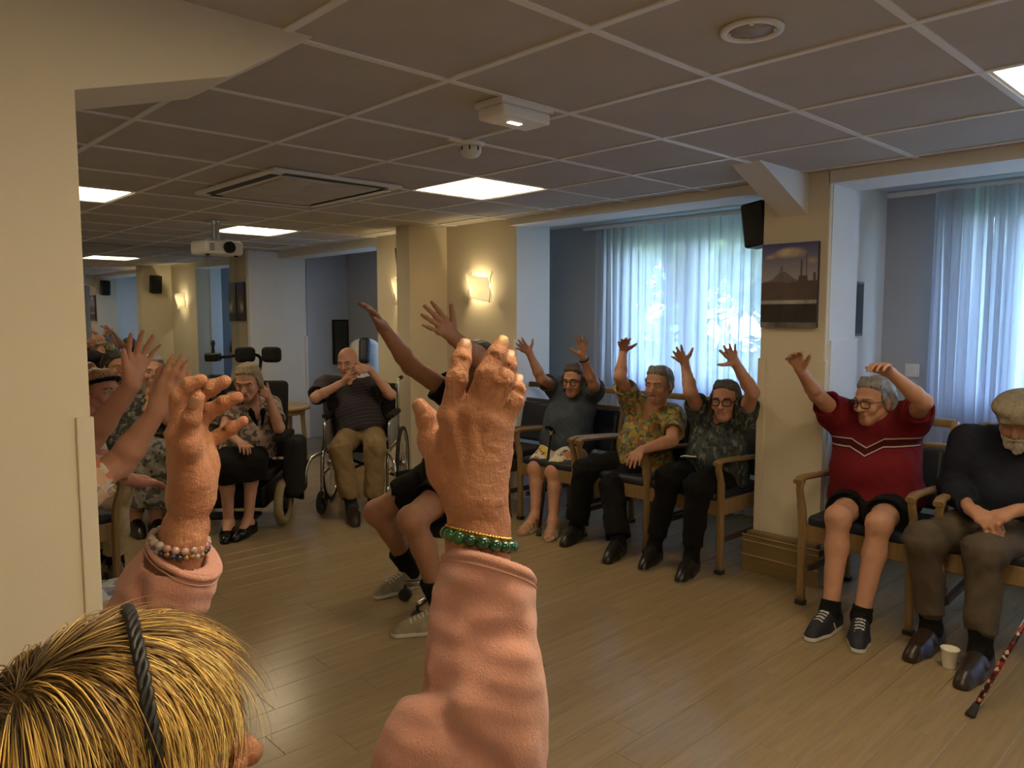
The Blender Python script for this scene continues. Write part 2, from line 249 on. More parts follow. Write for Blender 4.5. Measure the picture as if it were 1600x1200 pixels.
# ------------------------------------------------------------------ implicit surfaces -> one continuous mesh
def A(v): return np.array(v, float)
def un(v): v = A(v); return v/max(1e-9, np.linalg.norm(v))
class Field:
    def __init__(s): s.ops = []; s.disp = None
    def rc(s, a, b, ra, rb=None, k=.02, mode='+'):
        rb = ra if rb is None else rb; a = A(a); b = A(b); m = max(ra, rb)
        s.ops.append(('rc', (a, b-a, max(1e-9, (b-a)@(b-a)), ra, rb-ra), k, mode, np.minimum(a, b)-m, np.maximum(a, b)+m)); return s
    def cc(s, a, b, ra, rb, k=.02, mode='+'):
        """cone with flat ends"""
        a = A(a); b = A(b); m = max(ra, rb); L = np.linalg.norm(b-a)
        s.ops.append(('cc', (a, (b-a)/L, L, ra, (rb-ra)/L), k, mode, np.minimum(a, b)-m, np.maximum(a, b)+m)); return s
    def ell(s, c, rad, rot=None, k=.02, mode='+'):
        c = A(c); rot = np.eye(3) if rot is None else A(rot); rad = A(rad); e = np.sqrt(((rot.T*rad)**2).sum(1))
        s.ops.append(('el', (c, rot, rad), k, mode, c-e, c+e)); return s
    def sph(s, c, r, k=.02, mode='+'): return s.rc(c, A(c)+[0, 0, 1e-5], r, r, k, mode)
    def plane(s, p, n, k=.004):
        """keep the side the normal n points away from"""
        s.ops.append(('pl', (A(p), un(n)), k, '*', None, None)); return s
    def path(s, pts, rad, k=.02, mode='+'):
        for i in range(len(pts)-1): s.rc(pts[i], pts[i+1], rad[i], rad[i+1], k, mode)
        return s
    def bounds(s):
        lo = np.min([o[4] for o in s.ops if o[3] == '+'], 0); hi = np.max([o[5] for o in s.ops if o[3] == '+'], 0); return lo, hi
    @staticmethod
    def prim(typ, q, P):
        if typ == 'rc':
            a, ab, L, ra, dr = q; d = P-a[:, None]
            t = np.clip((ab[0]*d[0]+ab[1]*d[1]+ab[2]*d[2])/L, 0, 1)
            return np.sqrt((d[0]-t*ab[0])**2+(d[1]-t*ab[1])**2+(d[2]-t*ab[2])**2)-(ra+t*dr)
        if typ == 'cc':
            a, u, L, ra, dr = q; d = P-a[:, None]; t = u@d; r = np.sqrt(np.maximum((d*d).sum(0)-t*t, 1e-12))
            return np.maximum(np.maximum(r-(ra+np.clip(t, 0, L)*dr), t-L), -t)
        if typ == 'el':
            c, rot, rad = q; d = rot@(P-c[:, None]); k0 = np.sqrt(((d/rad[:, None])**2).sum(0)); k1 = np.sqrt(((d/rad[:, None]**2)**2).sum(0))
            return k0*(k0-1)/np.maximum(k1, 1e-6)
        p, n = q; return n@(P-p[:, None])
    def ev(s, P, margin=None):
        D = np.full(P.shape[1], 1.0)
        for typ, q, k, mode, lo, hi in s.ops:
            if margin is not None and lo is not None:
                m = margin+k
                idx = np.nonzero((P[0] > lo[0]-m) & (P[0] < hi[0]+m) & (P[1] > lo[1]-m) & (P[1] < hi[1]+m) & (P[2] > lo[2]-m) & (P[2] < hi[2]+m))[0]
                if len(idx) == 0: continue
                d = s.prim(typ, q, P[:, idx]); D0 = D[idx]
            else: idx = slice(None); d = s.prim(typ, q, P); D0 = D
            if mode == '+':
                h = np.maximum(k-np.abs(D0-d), 0)/k; r = np.minimum(D0, d)-h*h*k*.25
            else:
                if mode == '-': d = -d
                h = np.maximum(k-np.abs(D0-d), 0)/k; r = np.maximum(D0, d)+h*h*k*.25
            D[idx] = r
        if s.disp is not None: D = D+s.disp(P)
        return D
    def mesh(s, h, pad=.02):
        lo, hi = s.bounds(); lo = lo-pad; hi = hi+pad; H = 4*h
        n = np.ceil((hi-lo)/H).astype(int)+1
        g = np.stack(np.meshgrid(*[lo[i]+(np.arange(n[i])+.5)*H-.5*h for i in range(3)], indexing='ij'), 0).reshape(3, -1)
        dc = s.ev(g)
        D = np.repeat(np.repeat(np.repeat(np.where(dc.reshape(n) < 0, -1, 1).astype(np.float32), 4, 0), 4, 1), 4, 2)
        keep = np.nonzero(np.abs(dc) < H*1.6)[0]
        ci = np.stack(np.unravel_index(keep, n), 0)*4
        off = np.stack(np.meshgrid(*[np.arange(4)]*3, indexing='ij'), 0).reshape(3, -1)
        for s0 in range(0, len(keep), 6000):
            ii = (ci[:, s0:s0+6000, None]+off[:, None, :]).reshape(3, -1)
            D[ii[0], ii[1], ii[2]] = s.ev(lo[:, None]+ii*h, 2*H)
        D[0] = D[-1] = 1; D[:, 0] = D[:, -1] = 1; D[:, :, 0] = D[:, :, -1] = 1
        return surface_net(D, lo, h)
def surface_net(D, lo, h):
    S = D < 0
    cnt = np.zeros(tuple(x-1 for x in S.shape), np.int8)
    C = [(i, j, k) for i in (0, 1) for j in (0, 1) for k in (0, 1)]
    sl = lambda i, n: slice(i, n-1+i)
    for c in C: cnt += S[sl(c[0], S.shape[0]), sl(c[1], S.shape[1]), sl(c[2], S.shape[2])]
    act = (cnt > 0) & (cnt < 8); I = np.nonzero(act)
    idx = np.full(cnt.shape, -1, np.int32); idx[I] = np.arange(len(I[0]))
    acc = np.zeros((len(I[0]), 3), np.float32); num = np.zeros(len(I[0]), np.float32)
    val = {c: D[I[0]+c[0], I[1]+c[1], I[2]+c[2]] for c in C}
    for c in C:
        for ax in range(3):
            if c[ax] == 0:
                e = list(c); e[ax] = 1; e = tuple(e); a, b = val[c], val[e]; m = (a < 0) != (b < 0)
                t = np.where(m, a/np.where(a-b == 0, 1, a-b), 0)
                for x in range(3): acc[:, x] += np.where(m, c[x]+(t if x == ax else 0), 0)
                num += m
    V = (np.stack(I, 1)+acc/num[:, None])*h+lo
    F = []
    for ax in range(3):
        u, v = (ax+1) % 3, (ax+2) % 3
        a = [slice(1, -1)]*3; b = [slice(1, -1)]*3; a[ax] = slice(0, -1); b[ax] = slice(1, None)
        sa, sb = S[tuple(a)], S[tuple(b)]; E = np.nonzero(sa != sb); fl = sa[E]
        base = np.stack(E, 1); base[:, u] += 1; base[:, v] += 1
        q = []
        for du, dv in ((-1, -1), (0, -1), (0, 0), (-1, 0)):
            p = base.copy(); p[:, u] += du; p[:, v] += dv; q.append(idx[p[:, 0], p[:, 1], p[:, 2]])
        q = np.stack(q, 1); q[~fl] = q[~fl][:, ::-1]; F.append(q)
    return V, np.concatenate(F)
def wob(amp, f1, seed=0):
    r = np.random.RandomState(seed); K = r.normal(size=(7, 3))*f1; ph = r.uniform(0, 6.28, 7)
    def fn(P):
        o = 0
        for k, p in zip(K, ph): o = o+np.sin(k[0]*P[0]+k[1]*P[1]+k[2]*P[2]+p)
        return o*amp/2.6
    return fn

# ------------------------------------------------------------------ people
FING = {'index': (.088, .027, (.042, .025, .022), .14), 'middle': (.092, .006, (.046, .029, .023), .02), 'ring': (.087, -.014, (.042, .027, .023), -.10), 'pinky': (.078, -.032, (.034, .020, .020), -.25)}
def hand_joints(w, d, n, side, curl, spread, thumb, k):
    w, d, n = A(w), A(d), A(n); s = np.cross(d, n) if side == 'R' else np.cross(n, d); H = {}
    for nm, (o, so, L, an) in FING.items():
        a = an*spread; m = w+(d*o+s*so)*k; di = un(d*math.cos(a)+s*math.sin(a)); pts = [m]; th = 0
        for c, l in zip(curl, L):
            th += c; pts.append(pts[-1]+(di*math.cos(th)+n*math.sin(th))*l*k)
        H[nm] = pts
    c0 = w+(d*.022+s*.022+n*.006)*k; t0 = un(d*(1-.42*thumb)+s*(.22+.62*thumb)+n*.22); t1 = un(t0+d*.25); 
    H['thumb'] = [c0, c0+t0*.044*k, c0+t0*.044*k+t1*.032*k, c0+t0*.044*k+t1*.032*k+un(t1+d*.1)*.026*k]
    return H
def add_hand(F, w, H, k, fat=1.0):
    w = A(w); mcp = [H[f][0] for f in ('index', 'middle', 'ring', 'pinky')]; c = sum(mcp)/4
    for i, m in enumerate(mcp):
        F.rc(w+(m-w)*.12, m, .0145*k*fat, .0118*k*fat, .016*k)
    for i in range(3): F.rc(w+(mcp[i]-w)*.35, (mcp[i]+mcp[i+1])/2+(w-c)*.12, .0125*k*fat, .0095*k*fat, .012*k)
    T = H['thumb']; F.rc(T[0], T[1], .0165*k*fat, .0125*k*fat, .018*k)
    F.rc(T[1], T[2], .0115*k*fat, .0100*k*fat, .005*k); F.rc(T[2], T[3], .0105*k*fat, .0078*k*fat, .004*k)
    for f, sc in (('index', 1), ('middle', 1.03), ('ring', .97), ('pinky', .86)):
        P = H[f]; q = k*fat*sc
        F.rc(P[0], P[1], .0102*q, .0090*q, .006*k); F.rc(P[1], P[2], .0092*q, .0080*q, .003*k); F.rc(P[2], P[3], .0082*q, .0066*q, .003*k)
        F.sph(P[1], .0098*q, .005*k)

def head_frame(J):
    f = un(J['face']); up = A([0, 0, 1]); tilt = A(J.get('tilt', [0, 0, 0])); up = un(up+tilt-f*f[2]); up = un(up-f*(up@f)); r = np.cross(f, up)
    return f, up, r
def person(name, label, J, cfg, mats):
    """J: joints in metres; cfg: build; mats: materials. Root is an Empty under the seat, every piece one mesh."""
    J = {k: A(v) for k, v in J.items()}; c = cfg
    P0 = A([J['hips'][0], J['hips'][1], 0])
    for k in J:
        if k[:2] in ('hi', 'sh', 'he', 'el', 'wr', 'hp', 'kn', 'an') : J[k] = J[k]-P0
    root = thing(name, label, 'person', P0)
    fat = c.get('fat', 1.0); sm = (J['shR']+J['shL'])/2; hips = J['hips']; up = un(sm-hips); T = np.linalg.norm(sm-hips)
    rt = J['shR']-J['shL']; rt = un(rt-up*(rt@up)); fw = np.cross(up, rt); M = np.stack([rt, fw, up])
    hf, hu, hr = head_frame(J); HM = np.stack([hr, hf, hu]); hc = J['head']; hs = c.get('head', 1.0)
    hp = lambda r, f, u: hc+(hr*r+hf*f+hu*u)*hs
    tp = lambda r, f, u: hips+rt*r+fw*f+up*u
    fem = c.get('fem', True); male = 0 if fem else 1; B = c.get('belly', .02)
    shw = np.linalg.norm(J['shR']-J['shL'])/2; shx = un(J['shR']-J['shL'])
    hb = hp(0, -.02, -.075)
    def torso(F, e=0.0, k=.06):
        F.ell(tp(0, 0, .03), (.160*fat+e, .125*fat+e, .115+e), M, k)
        F.ell(tp(0, .02+B*.5, .38*T), (.145*fat+B*.6+e, .112*fat+B+e, .15+e), M, k)
        F.ell(tp(0, .0, .70*T), (max(.145, shw-.01)*fat+e, .105*fat+e, .32*T+e), M, k)
        F.rc(sm-shx*(shw-.02), sm+shx*(shw-.02), .056*fat+e, None, k)
        if fem:
            for q in (-1, 1): F.ell(tp(q*.068, .085*fat, .55*T), (.062+e, .055+e, .065+e), M, .04)
    # --- body: one continuous surface
    F = Field(); torso(F)
    F.rc(sm-fw*.015+up*.02, hb, .058, .05, .035)
    F.ell(hp(0, -.012, .035), (.074*hs, .094*hs, .080*hs), HM, .02)
    F.rc(hp(0, .028, -.015), hp(0, .055, -.088), .060*hs, .030*hs, .03)
    for q in (-1, 1):
        F.rc(hp(q*.050, .0, -.048), hp(q*.014, .060, -.092), .018*hs, .018*hs, .02)
        F.ell(hp(q*.040, .062, -.032), (.022*hs, .018*hs, .02*hs), HM, .02)
        F.rc(hp(q*.014, .086, .020), hp(q*.046, .070, .018), .0095*hs, .008*hs, .014)
    for q in (-1, 1): F.ell(hp(q*.033, .096, .001), (.017*hs, .016*hs, .010*hs), HM, .010, '-')
    F.rc(hp(0, .080, .008), hp(0, .107, -.032), .0085*hs, .0125*hs, .010)
    for q in (-1, 1):
        F.sph(hp(q*.012, .094, -.036), .0085*hs, .007)
        F.ell(hp(q*.076, -.008, -.012), (.009*hs, .019*hs, .031*hs), HM, .008)
        F.rc(hp(q*.016, .099, -.042), hp(q*.034, .072, -.068), .0028, .0028, .008, '-')
    mo = c.get('mouth', 0)
    F.rc(hp(-.016, .086, -.0575), hp(.016, .086, -.0575), .0075*hs, None, .008); F.rc(hp(-.014, .084, -.071-mo*.5), hp(.014, .084, -.071-mo*.5), .0078*hs, None, .008)
    F.rc(hp(-.021, .093, -.0635-mo*.25), hp(.021, .093, -.0635-mo*.25), .0025+mo*.35, None, .004, '-')
    for s in 'RL':
        sh, el, wr = J['sh'+s], J['el'+s], J['wr'+s]; d, n = J['hd'+s], J['hn'+s]; k = c.get('hand', .175)/.19; a = c.get('arm', 1.0)
        F.rc(sh, el, .047*a, .038*a, .03)
        e1 = el+(wr-el)*.28
        F.rc(el, e1, .037*a, .038*a, .02); F.rc(e1, wr, .038*a, .0245*a, .015); F.rc(wr, wr+d*.02, .0245*a, .021*a, .012)
        if not c.get('nohands'):
            H = hand_joints(wr, d, n, s, J['hc'+s], float(J['hs'+s][0]), float(J['ht'+s][0]), k); add_hand(F, wr, H, k, c.get('hfat', 1.0))
    lg = c.get('leg', 1.0)
    for s in 'RL':
        h_, kn, an, td = J['hp'+s], J['kn'+s], J['an'+s], J['td'+s]; bk = un(np.cross(np.cross(kn-h_, an-kn), an-kn)); bk = un(-(kn-h_)*.0+un(h_-kn)*1.0-un(an-kn)*(un(an-kn)@un(h_-kn)))
        F.rc(h_, kn, .082*lg, .055*lg, .04); F.sph(kn-bk*.004, .055*lg, .02)
        cf = kn+(an-kn)*.32+bk*.018; F.rc(kn, cf, .050*lg, .053*lg, .03); F.rc(cf, an, .052*lg, .033*lg, .02)
        ft = c.get('feet', 1.0); g = A([0, 0, -an[2]])
        heel = an+g+A([0, 0, .034])-td*.035*ft; ball = an+g+A([0, 0, .03])+td*.11*ft; toe = an+g+A([0, 0, .02])+td*.165*ft
        F.rc(an, heel, .033, .030, .02); F.rc(an, ball, .036, .030, .03); F.rc(heel, ball, .028, .028, .02); F.rc(ball, toe, .030, .018, .02)
        if c.get('sandal'):
            sd = np.cross(td, [0, 0, 1])
            for i in range(5): F.rc(ball+sd*(i-2)*.013, toe+sd*(i-2)*.014+td*(.012-abs(i-1.5)*.006)+A([0, 0, -.004]), .010, .009, .004)
    F.disp = wob(.0008, 90, 3)
    V, Q = F.mesh(c.get('h', .005))
    mid = np.zeros(len(Q), int); fc = V[Q].mean(1); L = (fc-hc)@HM.T/hs
    ab = np.abs(L)
    lips = (ab[:, 0] < .023-.5*np.abs(L[:, 2]+.064)) & (np.abs(L[:, 2]+.064+mo*.25) < .0115+mo*.4) & (L[:, 1] > .082)
    mid[lips] = 1
    brow = (ab[:, 0] > .013) & (ab[:, 0] < .050) & (np.abs(L[:, 2]-(.022-(ab[:, 0]-.03)**2*6)) < .0036) & (L[:, 1] > .055); mid[brow] = 2
    lid = (np.hypot((ab[:, 0]-.033)/.017, (L[:, 2]-.001)/.008) < 1) & (L[:, 1] > .05); mid[lid] = 3
    ex = cfg.get('extra')
    if ex is not None:
        for V2, Q2 in ex: Q = np.concatenate([Q, Q2+len(V)]); V = np.concatenate([V, V2-P0]); mid = np.concatenate([mid, np.zeros(len(Q2), int)])
    obj('body', mesh_np('body', V, Q, [mats['skin'], MAT['lip'], mats.get('brow', MAT['brow']), MAT['lid']], mid, {'tc': ('FLOAT_VECTOR', V)}), None, root)
    # --- eyes
    if c.get('eyes', True):
        for q in (-1, 1):
            b = bmesh.new(); bmesh.ops.create_uvsphere(b, u_segments=16, v_segments=10, radius=.0110*hs)
            cc = hp(q*.033, .0735, .001); gaze = Vector(hf)
            for f in b.faces:
                f.smooth = True
                f.material_index = 1 if f.calc_center_median().normalized().dot(gaze) > .86 else 0
            bmesh.ops.translate(b, vec=Vector(cc), verts=b.verts); obj('eye', b, [MAT['eyewhite'], MAT['iris']], root)
    # --- hair
    hair = c.get('hair')
    if hair:
        G = Field(); fr = hair.get('fringe', .055); L_ = hair.get('len', 0)
        G.ell(hp(0, -.029+fr*.22, .045), (.080*hs, .100*hs, .079*hs), HM, .02)
        G.ell(hp(0, -.055, -.01), (.076*hs, .062*hs, (.075+L_*.5)*hs), HM, .03)
        if hair.get('bald'): G = Field(); G.rc(hp(-.076, -.03, -.02), hp(0, -.098, -.015), .016, .02, .02); G.rc(hp(.076, -.03, -.02), hp(0, -.098, -.015), .016, .02, .02)
        else:
            if L_ > 0:
                for q in (-1, 1): G.rc(hp(q*.074, -.012+hair.get('fwd', 0)*.7, .02), hp(q*(.080+hair.get('flare', 0)), .0+hair.get('fwd', 0), -.02-L_), .022*hs, .020*hs, .03)
            for q in (-1, 1): G.rc(hp(q*.074, .018, .03), hp(q*.076, .008, -.01), .012, .009, .015)
            if hair.get('bun') is not None: G.sph(hp(*hair['bun']), .04, .02)
            G.ell(hp(0, .105, -.035), (.066*hs, .085*hs, .090*hs+fr*.25), HM, .022, '-')
            G.ell(hp(0, .06, -.10), (.062*hs, .085*hs, .085*hs), HM, .018, '-')
            sw = hair.get('tuft', .004)
            if sw: 
                for i in range(9): a = -1.2+.3*i; G.rc(hp(.05*math.sin(a), .020*math.cos(a), .106), hp(.068*math.sin(a), .064*math.cos(a), .088-.010*abs(a)), .012, .006, .018)
        nz = wob(.0011, 55, 5); G.disp = lambda P: nz(P)+.0011*np.sin(330*((HM[0]@P)+.35*(HM[1]@P))+9*np.sin(20*(HM[2]@P)))
        V, Q = G.mesh(c.get('h', .005)); obj('hair', mesh_np('hair', V, Q, [mats['hair']], None, {'tc': ('FLOAT_VECTOR', (V-hc)@HM.T)}), None, root)
    # --- top
    top = c.get('top')
    if top:
        e = top.get('e', .014); G = Field(); torso(G, e)
        hem = top.get('hem', -.03); fl = top.get('flare', .0)
        G.ell(tp(0, .015+B*.5, .02), (.168*fat+e+fl, .135*fat+e+fl+B*.4, .13), M, .05)
        sf = top.get('sleeve', .6); sr = top.get('sr', .064)
        for s in 'RL':
            sh, el, wr = J['sh'+s], J['el'+s], J['wr'+s]
            if sf <= 1:
                end = sh+(el-sh)*sf; ax = un(el-sh); G.rc(sh-shx*(0.02 if s == 'R' else -.02), sh+(end-sh)*.3, (.060+e*.6)*fat, (.060+e*.6)*fat, .05); G.cc(sh, end, (.060+e*.6)*fat, sr, .03)
                G.cc(end-ax*.025, end+ax*.01, sr*.82, sr*.86, .003, '-')
            else:
                G.rc(sh, el, (.058+e*.6)*fat, sr*.92, .05); end = el+(wr-el)*(sf-1); mid_ = el+(wr-el)*.4; G.rc(el, mid_, sr*.92, sr*.86, .03); G.cc(mid_-(wr-el)*.05, end, sr*.86, sr*.64, .03); ax = un(wr-el); G.cc(end-ax*.02, end+ax*.01, sr*.5, sr*.5, .003, '-')
        G.plane(tp(0, 0, hem), -up+fw*.12, .006)
        nd = top.get('neck', .0); G.rc(sm-fw*.012+up*.0, hb+up*.02, .066, .064, .008, '-'); G.rc(sm+fw*(.085)+up*.07, sm+fw*(.09)-up*(.0+nd), .045, .02+nd*.15, .012, '-')
        w1 = wob(top.get('wr', .0035), 26, 11); w2 = wob(.0012, 80, 12)
        ww = top.get('fold', .003)
        def disp(P, w1=w1, w2=w2):
            u = up@P; r = rt@P; return w1(P)+w2(P)+ww*np.sin(34*u+9*r+2*np.sin(11*r))*np.clip(1.4-np.abs((u-(up@hips))-.12)/.22, 0, 1)
        G.disp = disp
        V, Q = G.mesh(top.get('h', .007))
        tcv = np.stack([(V-sm)@rt, (V-sm)@fw, (V-sm)@up], 1)
        o = obj(top.get('name', 'shirt'), mesh_np('shirt', V, Q, [mats['top']], None, {'tc': ('FLOAT_VECTOR', tcv)}), None, root)
        if top.get('label'): o['label'] = top['label']
        if top.get('collar'):
            G = Field(); 
            for q in (-1, 1):
                G.rc(sm-fw*.06+up*.05, sm+rt*q*.062+up*.045-fw*.01, .016, .016, .02); G.rc(sm+rt*q*.062+up*.045-fw*.01, sm+rt*q*.03+fw*.085-up*.03, .016, .013, .015); G.rc(sm+rt*q*.05+fw*.06-up*.0, sm+rt*q*.065+fw*.095-up*.055, .014, .008, .015)
            V, Q = G.mesh(.005); obj('collar', mesh_np('collar', V, Q, [mats.get('collar', mats['top'])], None, {'tc': ('FLOAT_VECTOR', (V-sm)@M.T)}), None, root)
    # --- trousers, shorts or skirt
    bot = c.get('bottom')
    if bot:
        G = Field(); e = bot.get('e', .016); kd = bot['kind']
        G.ell(tp(0, 0, .03), (.163*fat+e, .130*fat+e, .112+e), M, .05)
        for s in 'RL':
            h_, kn, an = J['hp'+s], J['kn'+s], J['an'+s]; ax = un(kn-h_); bx = un(an-kn)
            if kd == 'shorts':
                end = h_+(kn-h_)*bot.get('to', .75); w = bot.get('w', .088); G.rc(h_, h_+(end-h_)*.3, .090*lg+e, .090*lg+e, .04); G.cc(h_, end, .090*lg+e, w*lg, .03); G.cc(end-ax*.02, end+ax*.01, w*lg-.013, w*lg-.012, .003, '-')
            elif kd == 'trousers':
                G.rc(h_, kn, .086*lg+e, .062*lg+e, .045); G.sph(kn, .062*lg+e, .02)
                end = kn+(an-kn)*bot.get('to', .9); w = bot.get('w', .055); G.cc(kn-bx*.01, end, .060*lg+e, w, .03)
                G.cc(end-bx*.02, end+bx*.01, w-.012, w-.011, .003, '-')
                if bot.get('cuff'): G.rc(end-bx*.03, end-bx*.004, w*.92, w*.80, .01)
            else:
                G.rc(h_, kn, .092+e, .075+e, .06)
                end = kn+(an-kn)*bot.get('to', .2); G.rc(kn, end, .072+e, bot.get('w', .075), .05)
        if kd == 'skirt':
            mh = (J['hpR']+J['hpL'])/2; mk = (J['knR']+J['knL'])/2; ma = (J['anR']+J['anL'])/2
            G.rc(mh, mk-A([0, 0, .01]), .09, .075, .08); me_ = mk+(ma-mk)*bot.get('to', .2); G.rc(mk, me_, .075, bot.get('w', .075), .08)
            G.plane(me_+un(ma-mk)*.0, un(ma-mk), .006)
        w1 = wob(bot.get('wr', .003), 30, 21); w2 = wob(.001, 90, 22)
        G.disp = lambda P: w1(P)+w2(P)+.0012*np.sin(60*P[2]+25*P[0]+25*P[1]+4*np.sin(19*P[0]-23*P[1]))
        V, Q = G.mesh(bot.get('h', .0065)); obj(bot.get('name', kd), mesh_np('bottom', V, Q, [mats['bottom']], None, {'tc': ('FLOAT_VECTOR', V-hips)}), None, root)
    # --- socks and shoes
    sk = c.get('sock')
    shoe = c.get('shoe')
    for s in 'RL':
        an, td = J['an'+s], J['td'+s]; g = A([0, 0, -an[2]]); sd = np.cross(td, [0, 0, 1]); kn = J['kn'+s]
        if sk:
            G = Field(); t = an+(kn-an)*sk; G.cc(an, t, .041*lg, (.036+.045*sk)*lg+.004, .01); G.rc(an, an+g+A([0, 0, .05])-td*.02, .041, .036, .02); G.rc(an, an+g+A([0, 0, .040])+td*.09, .042, .034, .02)
            G.disp = wob(.0008, 120, 2); V, Q = G.mesh(.006); obj('sock', mesh_np('sock', V, Q, [mats['sock']], None, {'tc': ('FLOAT_VECTOR', V)}), None, root)
        if shoe:
            G = Field(); sc = shoe.get('s', 1.0); b0 = an+g; Z = lambda z: A([0, 0, z])
            pt = lambda f, r, z: b0+td*f*sc+sd*r*sc+Z(z)
            if shoe['kind'] == 'sandal':
                G.rc(pt(-.045, 0, .012), pt(.10, 0, .010), .033, .038, .02); G.rc(pt(.10, 0, .01), pt(.155, 0, .008), .038, .03, .02)
                G.plane(pt(0, 0, .020), [0, 0, 1], .004)
                def strap(f, z, w): 
                    for i in range(8):
                        a0 = math.pi*i/8; a1 = math.pi*(i+1)/8; G.rc(pt(f, -w*math.cos(a0), .014+z*math.sin(a0)), pt(f+.004, -w*math.cos(a1), .014+z*math.sin(a1)), .0055, None, .004)
                strap(.125, .045, .045); strap(.085, .062, .044); strap(.045, .075, .042)
                for i in range(12): a0 = 2*math.pi*i/12; a1 = 2*math.pi*(i+1)/12; q0 = an+td*math.cos(a0)*.044+sd*math.sin(a0)*.042+Z(.0); q1 = an+td*math.cos(a1)*.044+sd*math.sin(a1)*.042; G.rc(q0, q1, .0055, None, .004)
                for q in (-1, 1): G.rc(pt(-.02, q*.036, .02), an+sd*q*.040, .005, None, .004)
            else:
                hi = shoe.get('hi', .0)
                G.rc(pt(-.048, 0, .034), pt(.09, 0, .030), .036, .041, .03); G.rc(pt(.09, .004, .030), pt(.175, .002, .022), .041, .030, .03)
                G.rc(pt(-.045, 0, .06+hi), pt(.045, 0, .066+hi), .035, .034, .03)
                if shoe['kind'] == 'pump': G.rc(pt(-.02, 0, .075), pt(.085, 0, .075), .030, .028, .012, '-')
                if shoe['kind'] == 'loafer': G.rc(pt(.035, 0, .072), pt(.15, 0, .045), .030, .024, .03); G.rc(pt(.055, -.034, .055), pt(.055, .034, .055), .016, None, .012)
                if shoe['kind'] == 'trainer':
                    G.rc(pt(.03, 0, .082), pt(.15, 0, .045), .028, .024, .03)
                    for i in range(4): G.rc(pt(.055+.022*i, -.020, .101-.010*i), pt(.062+.022*i, .020, .101-.010*i), .0045, None, .003)
                G.rc(pt(-.05, 0, .008), pt(.09, 0, .008), .039, .045, .012); G.rc(pt(.09, .004, .008), pt(.18, .002, .008), .045, .032, .012)
                if shoe['kind'] != 'pump': G.rc(an+Z(.002), an+Z(.2), .033, None, .006, '-')
                G.rc(pt(-.2, 0, .016), pt(.3, 0, .016), .0, .0, .001, '-')
            G.plane(pt(0, 0, 0), [0, 0, -1], .003)
            V, Q = G.mesh(c.get('sh', .0055), .01); fcz = V[Q].mean(1)[:, 2]
            mi = (fcz < shoe.get('sole', .014)).astype(int)
            if shoe.get('flash'):
                fl = (V[Q].mean(1)-b0); lx = fl@td; lr = fl@sd; mi[(np.abs((lx-.03)-(fcz-.03)*.7) < .006) & (np.abs(lr) > .028) & (fcz > .02) & (fcz < .062)] = 1
            if shoe['kind'] == 'trainer':
                lx = (V[Q].mean(1)-b0)@td; lr = (V[Q].mean(1)-b0)@sd; mi[(lx > .05*sc) & (lx < .135*sc) & (np.abs(lr) < .021*sc) & (fcz > .055) & (np.sin(lx*330) > .35)] = 1
            obj('sandal' if shoe['kind'] == 'sandal' else 'shoe', mesh_np('shoe', V, Q, [mats['shoe'], mats.get('sole', mats['shoe'])], mi, {'tc': ('FLOAT_VECTOR', V)}), None, root)
    # --- glasses
    if c.get('glasses'):
        gm = mats.get('glasses', MAT['black_plastic']); b = bmesh.new()
        for q in (-1, 1):
            ring = [hp(q*.034+.025*math.copysign(abs(math.cos(a))**.6, math.cos(a)), .106-.004*abs(math.cos(a)), -.002+.019*math.copysign(abs(math.sin(a))**.7, math.sin(a))) for a in [2*math.pi*i/20 for i in range(20)]]
            tube(ring, c.get('gr', .0022), 6, True, b)
            tube([hp(q*.060, .102, .006), hp(q*.078, .06, .008), hp(q*.080, .0, .004), hp(q*.078, -.02, -.012)], .0018, 6, False, b)
        tube([hp(-.010, .108, .004), hp(0, .111, .007), hp(.010, .108, .004)], .002, 6, False, b)
        obj('glasses', b, gm, root)
    root['_f'] = 0
    del root['_f']
    fr = dict(root=root, P0=P0, hp=hp, tp=tp, J=J, HM=HM, M=M, sm=sm, hc=hc)
    return fr
# ------------------------------------------------------------------ room materials
MAT = {}
def wallpaint(name, c, bump=.12):
    t = NT(name); co = t.coord('Object'); f = t.noise(co, 2.5, 4, .6)
    t.base(t.ramp(f, [(.25, tuple(x*.96 for x in c)), (.75, c)])); t.b.inputs['Roughness'].default_value = .75
    v = t.new('ShaderNodeTexVoronoi'); v.inputs['Scale'].default_value = 260; t.l(co, v.inputs['Vector']); t.bump(v.outputs['Distance'], bump, .002); return t.m
MAT['wall'] = wallpaint('cream_wall_paint', (.72, .635, .48))
MAT['white'] = wallpaint('white_wall_paint', (.80, .80, .78))
MAT['grey'] = wallpaint('blue_grey_wall_tone', (.46, .49, .53))  # also stands in for shade on the recess end wall
MAT['tile'] = plain('ceiling_tile', (.50, .465, .42), .9, 0, .05, 3, .25, 300)
MAT['grid'] = plain('ceiling_grid', (.82, .81, .78), .5, 0, .03)
MAT['slab'] = plain('concrete_slab', (.3, .3, .3), .9)
MAT['base'] = wood('baseboard_vinyl', (.20, .135, .06), (.27, .185, .085), 'Y', .35)
MAT['whitepl'] = plain('white_plastic', (.80, .79, .76), .4, 0, .03)
MAT['black_plastic'] = plain('black_plastic', (.005, .005, .006), .45, spec=.3)
MAT['blackfab'] = plain('black_fabric', (.006, .006, .008), .85, 0, .3, 40, .2, 300)
MAT['vinyl'] = plain('navy_vinyl', (.016, .02, .035), .38, 0, .2, 20, .1, 400)
MAT['vinylblue'] = plain('blue_vinyl', (.03, .045, .09), .4, 0, .2, 20, .1, 400)
MAT['chairwood'] = wood('beech_chair_wood', (.21, .125, .05), (.30, .19, .085), 'Z', .42)
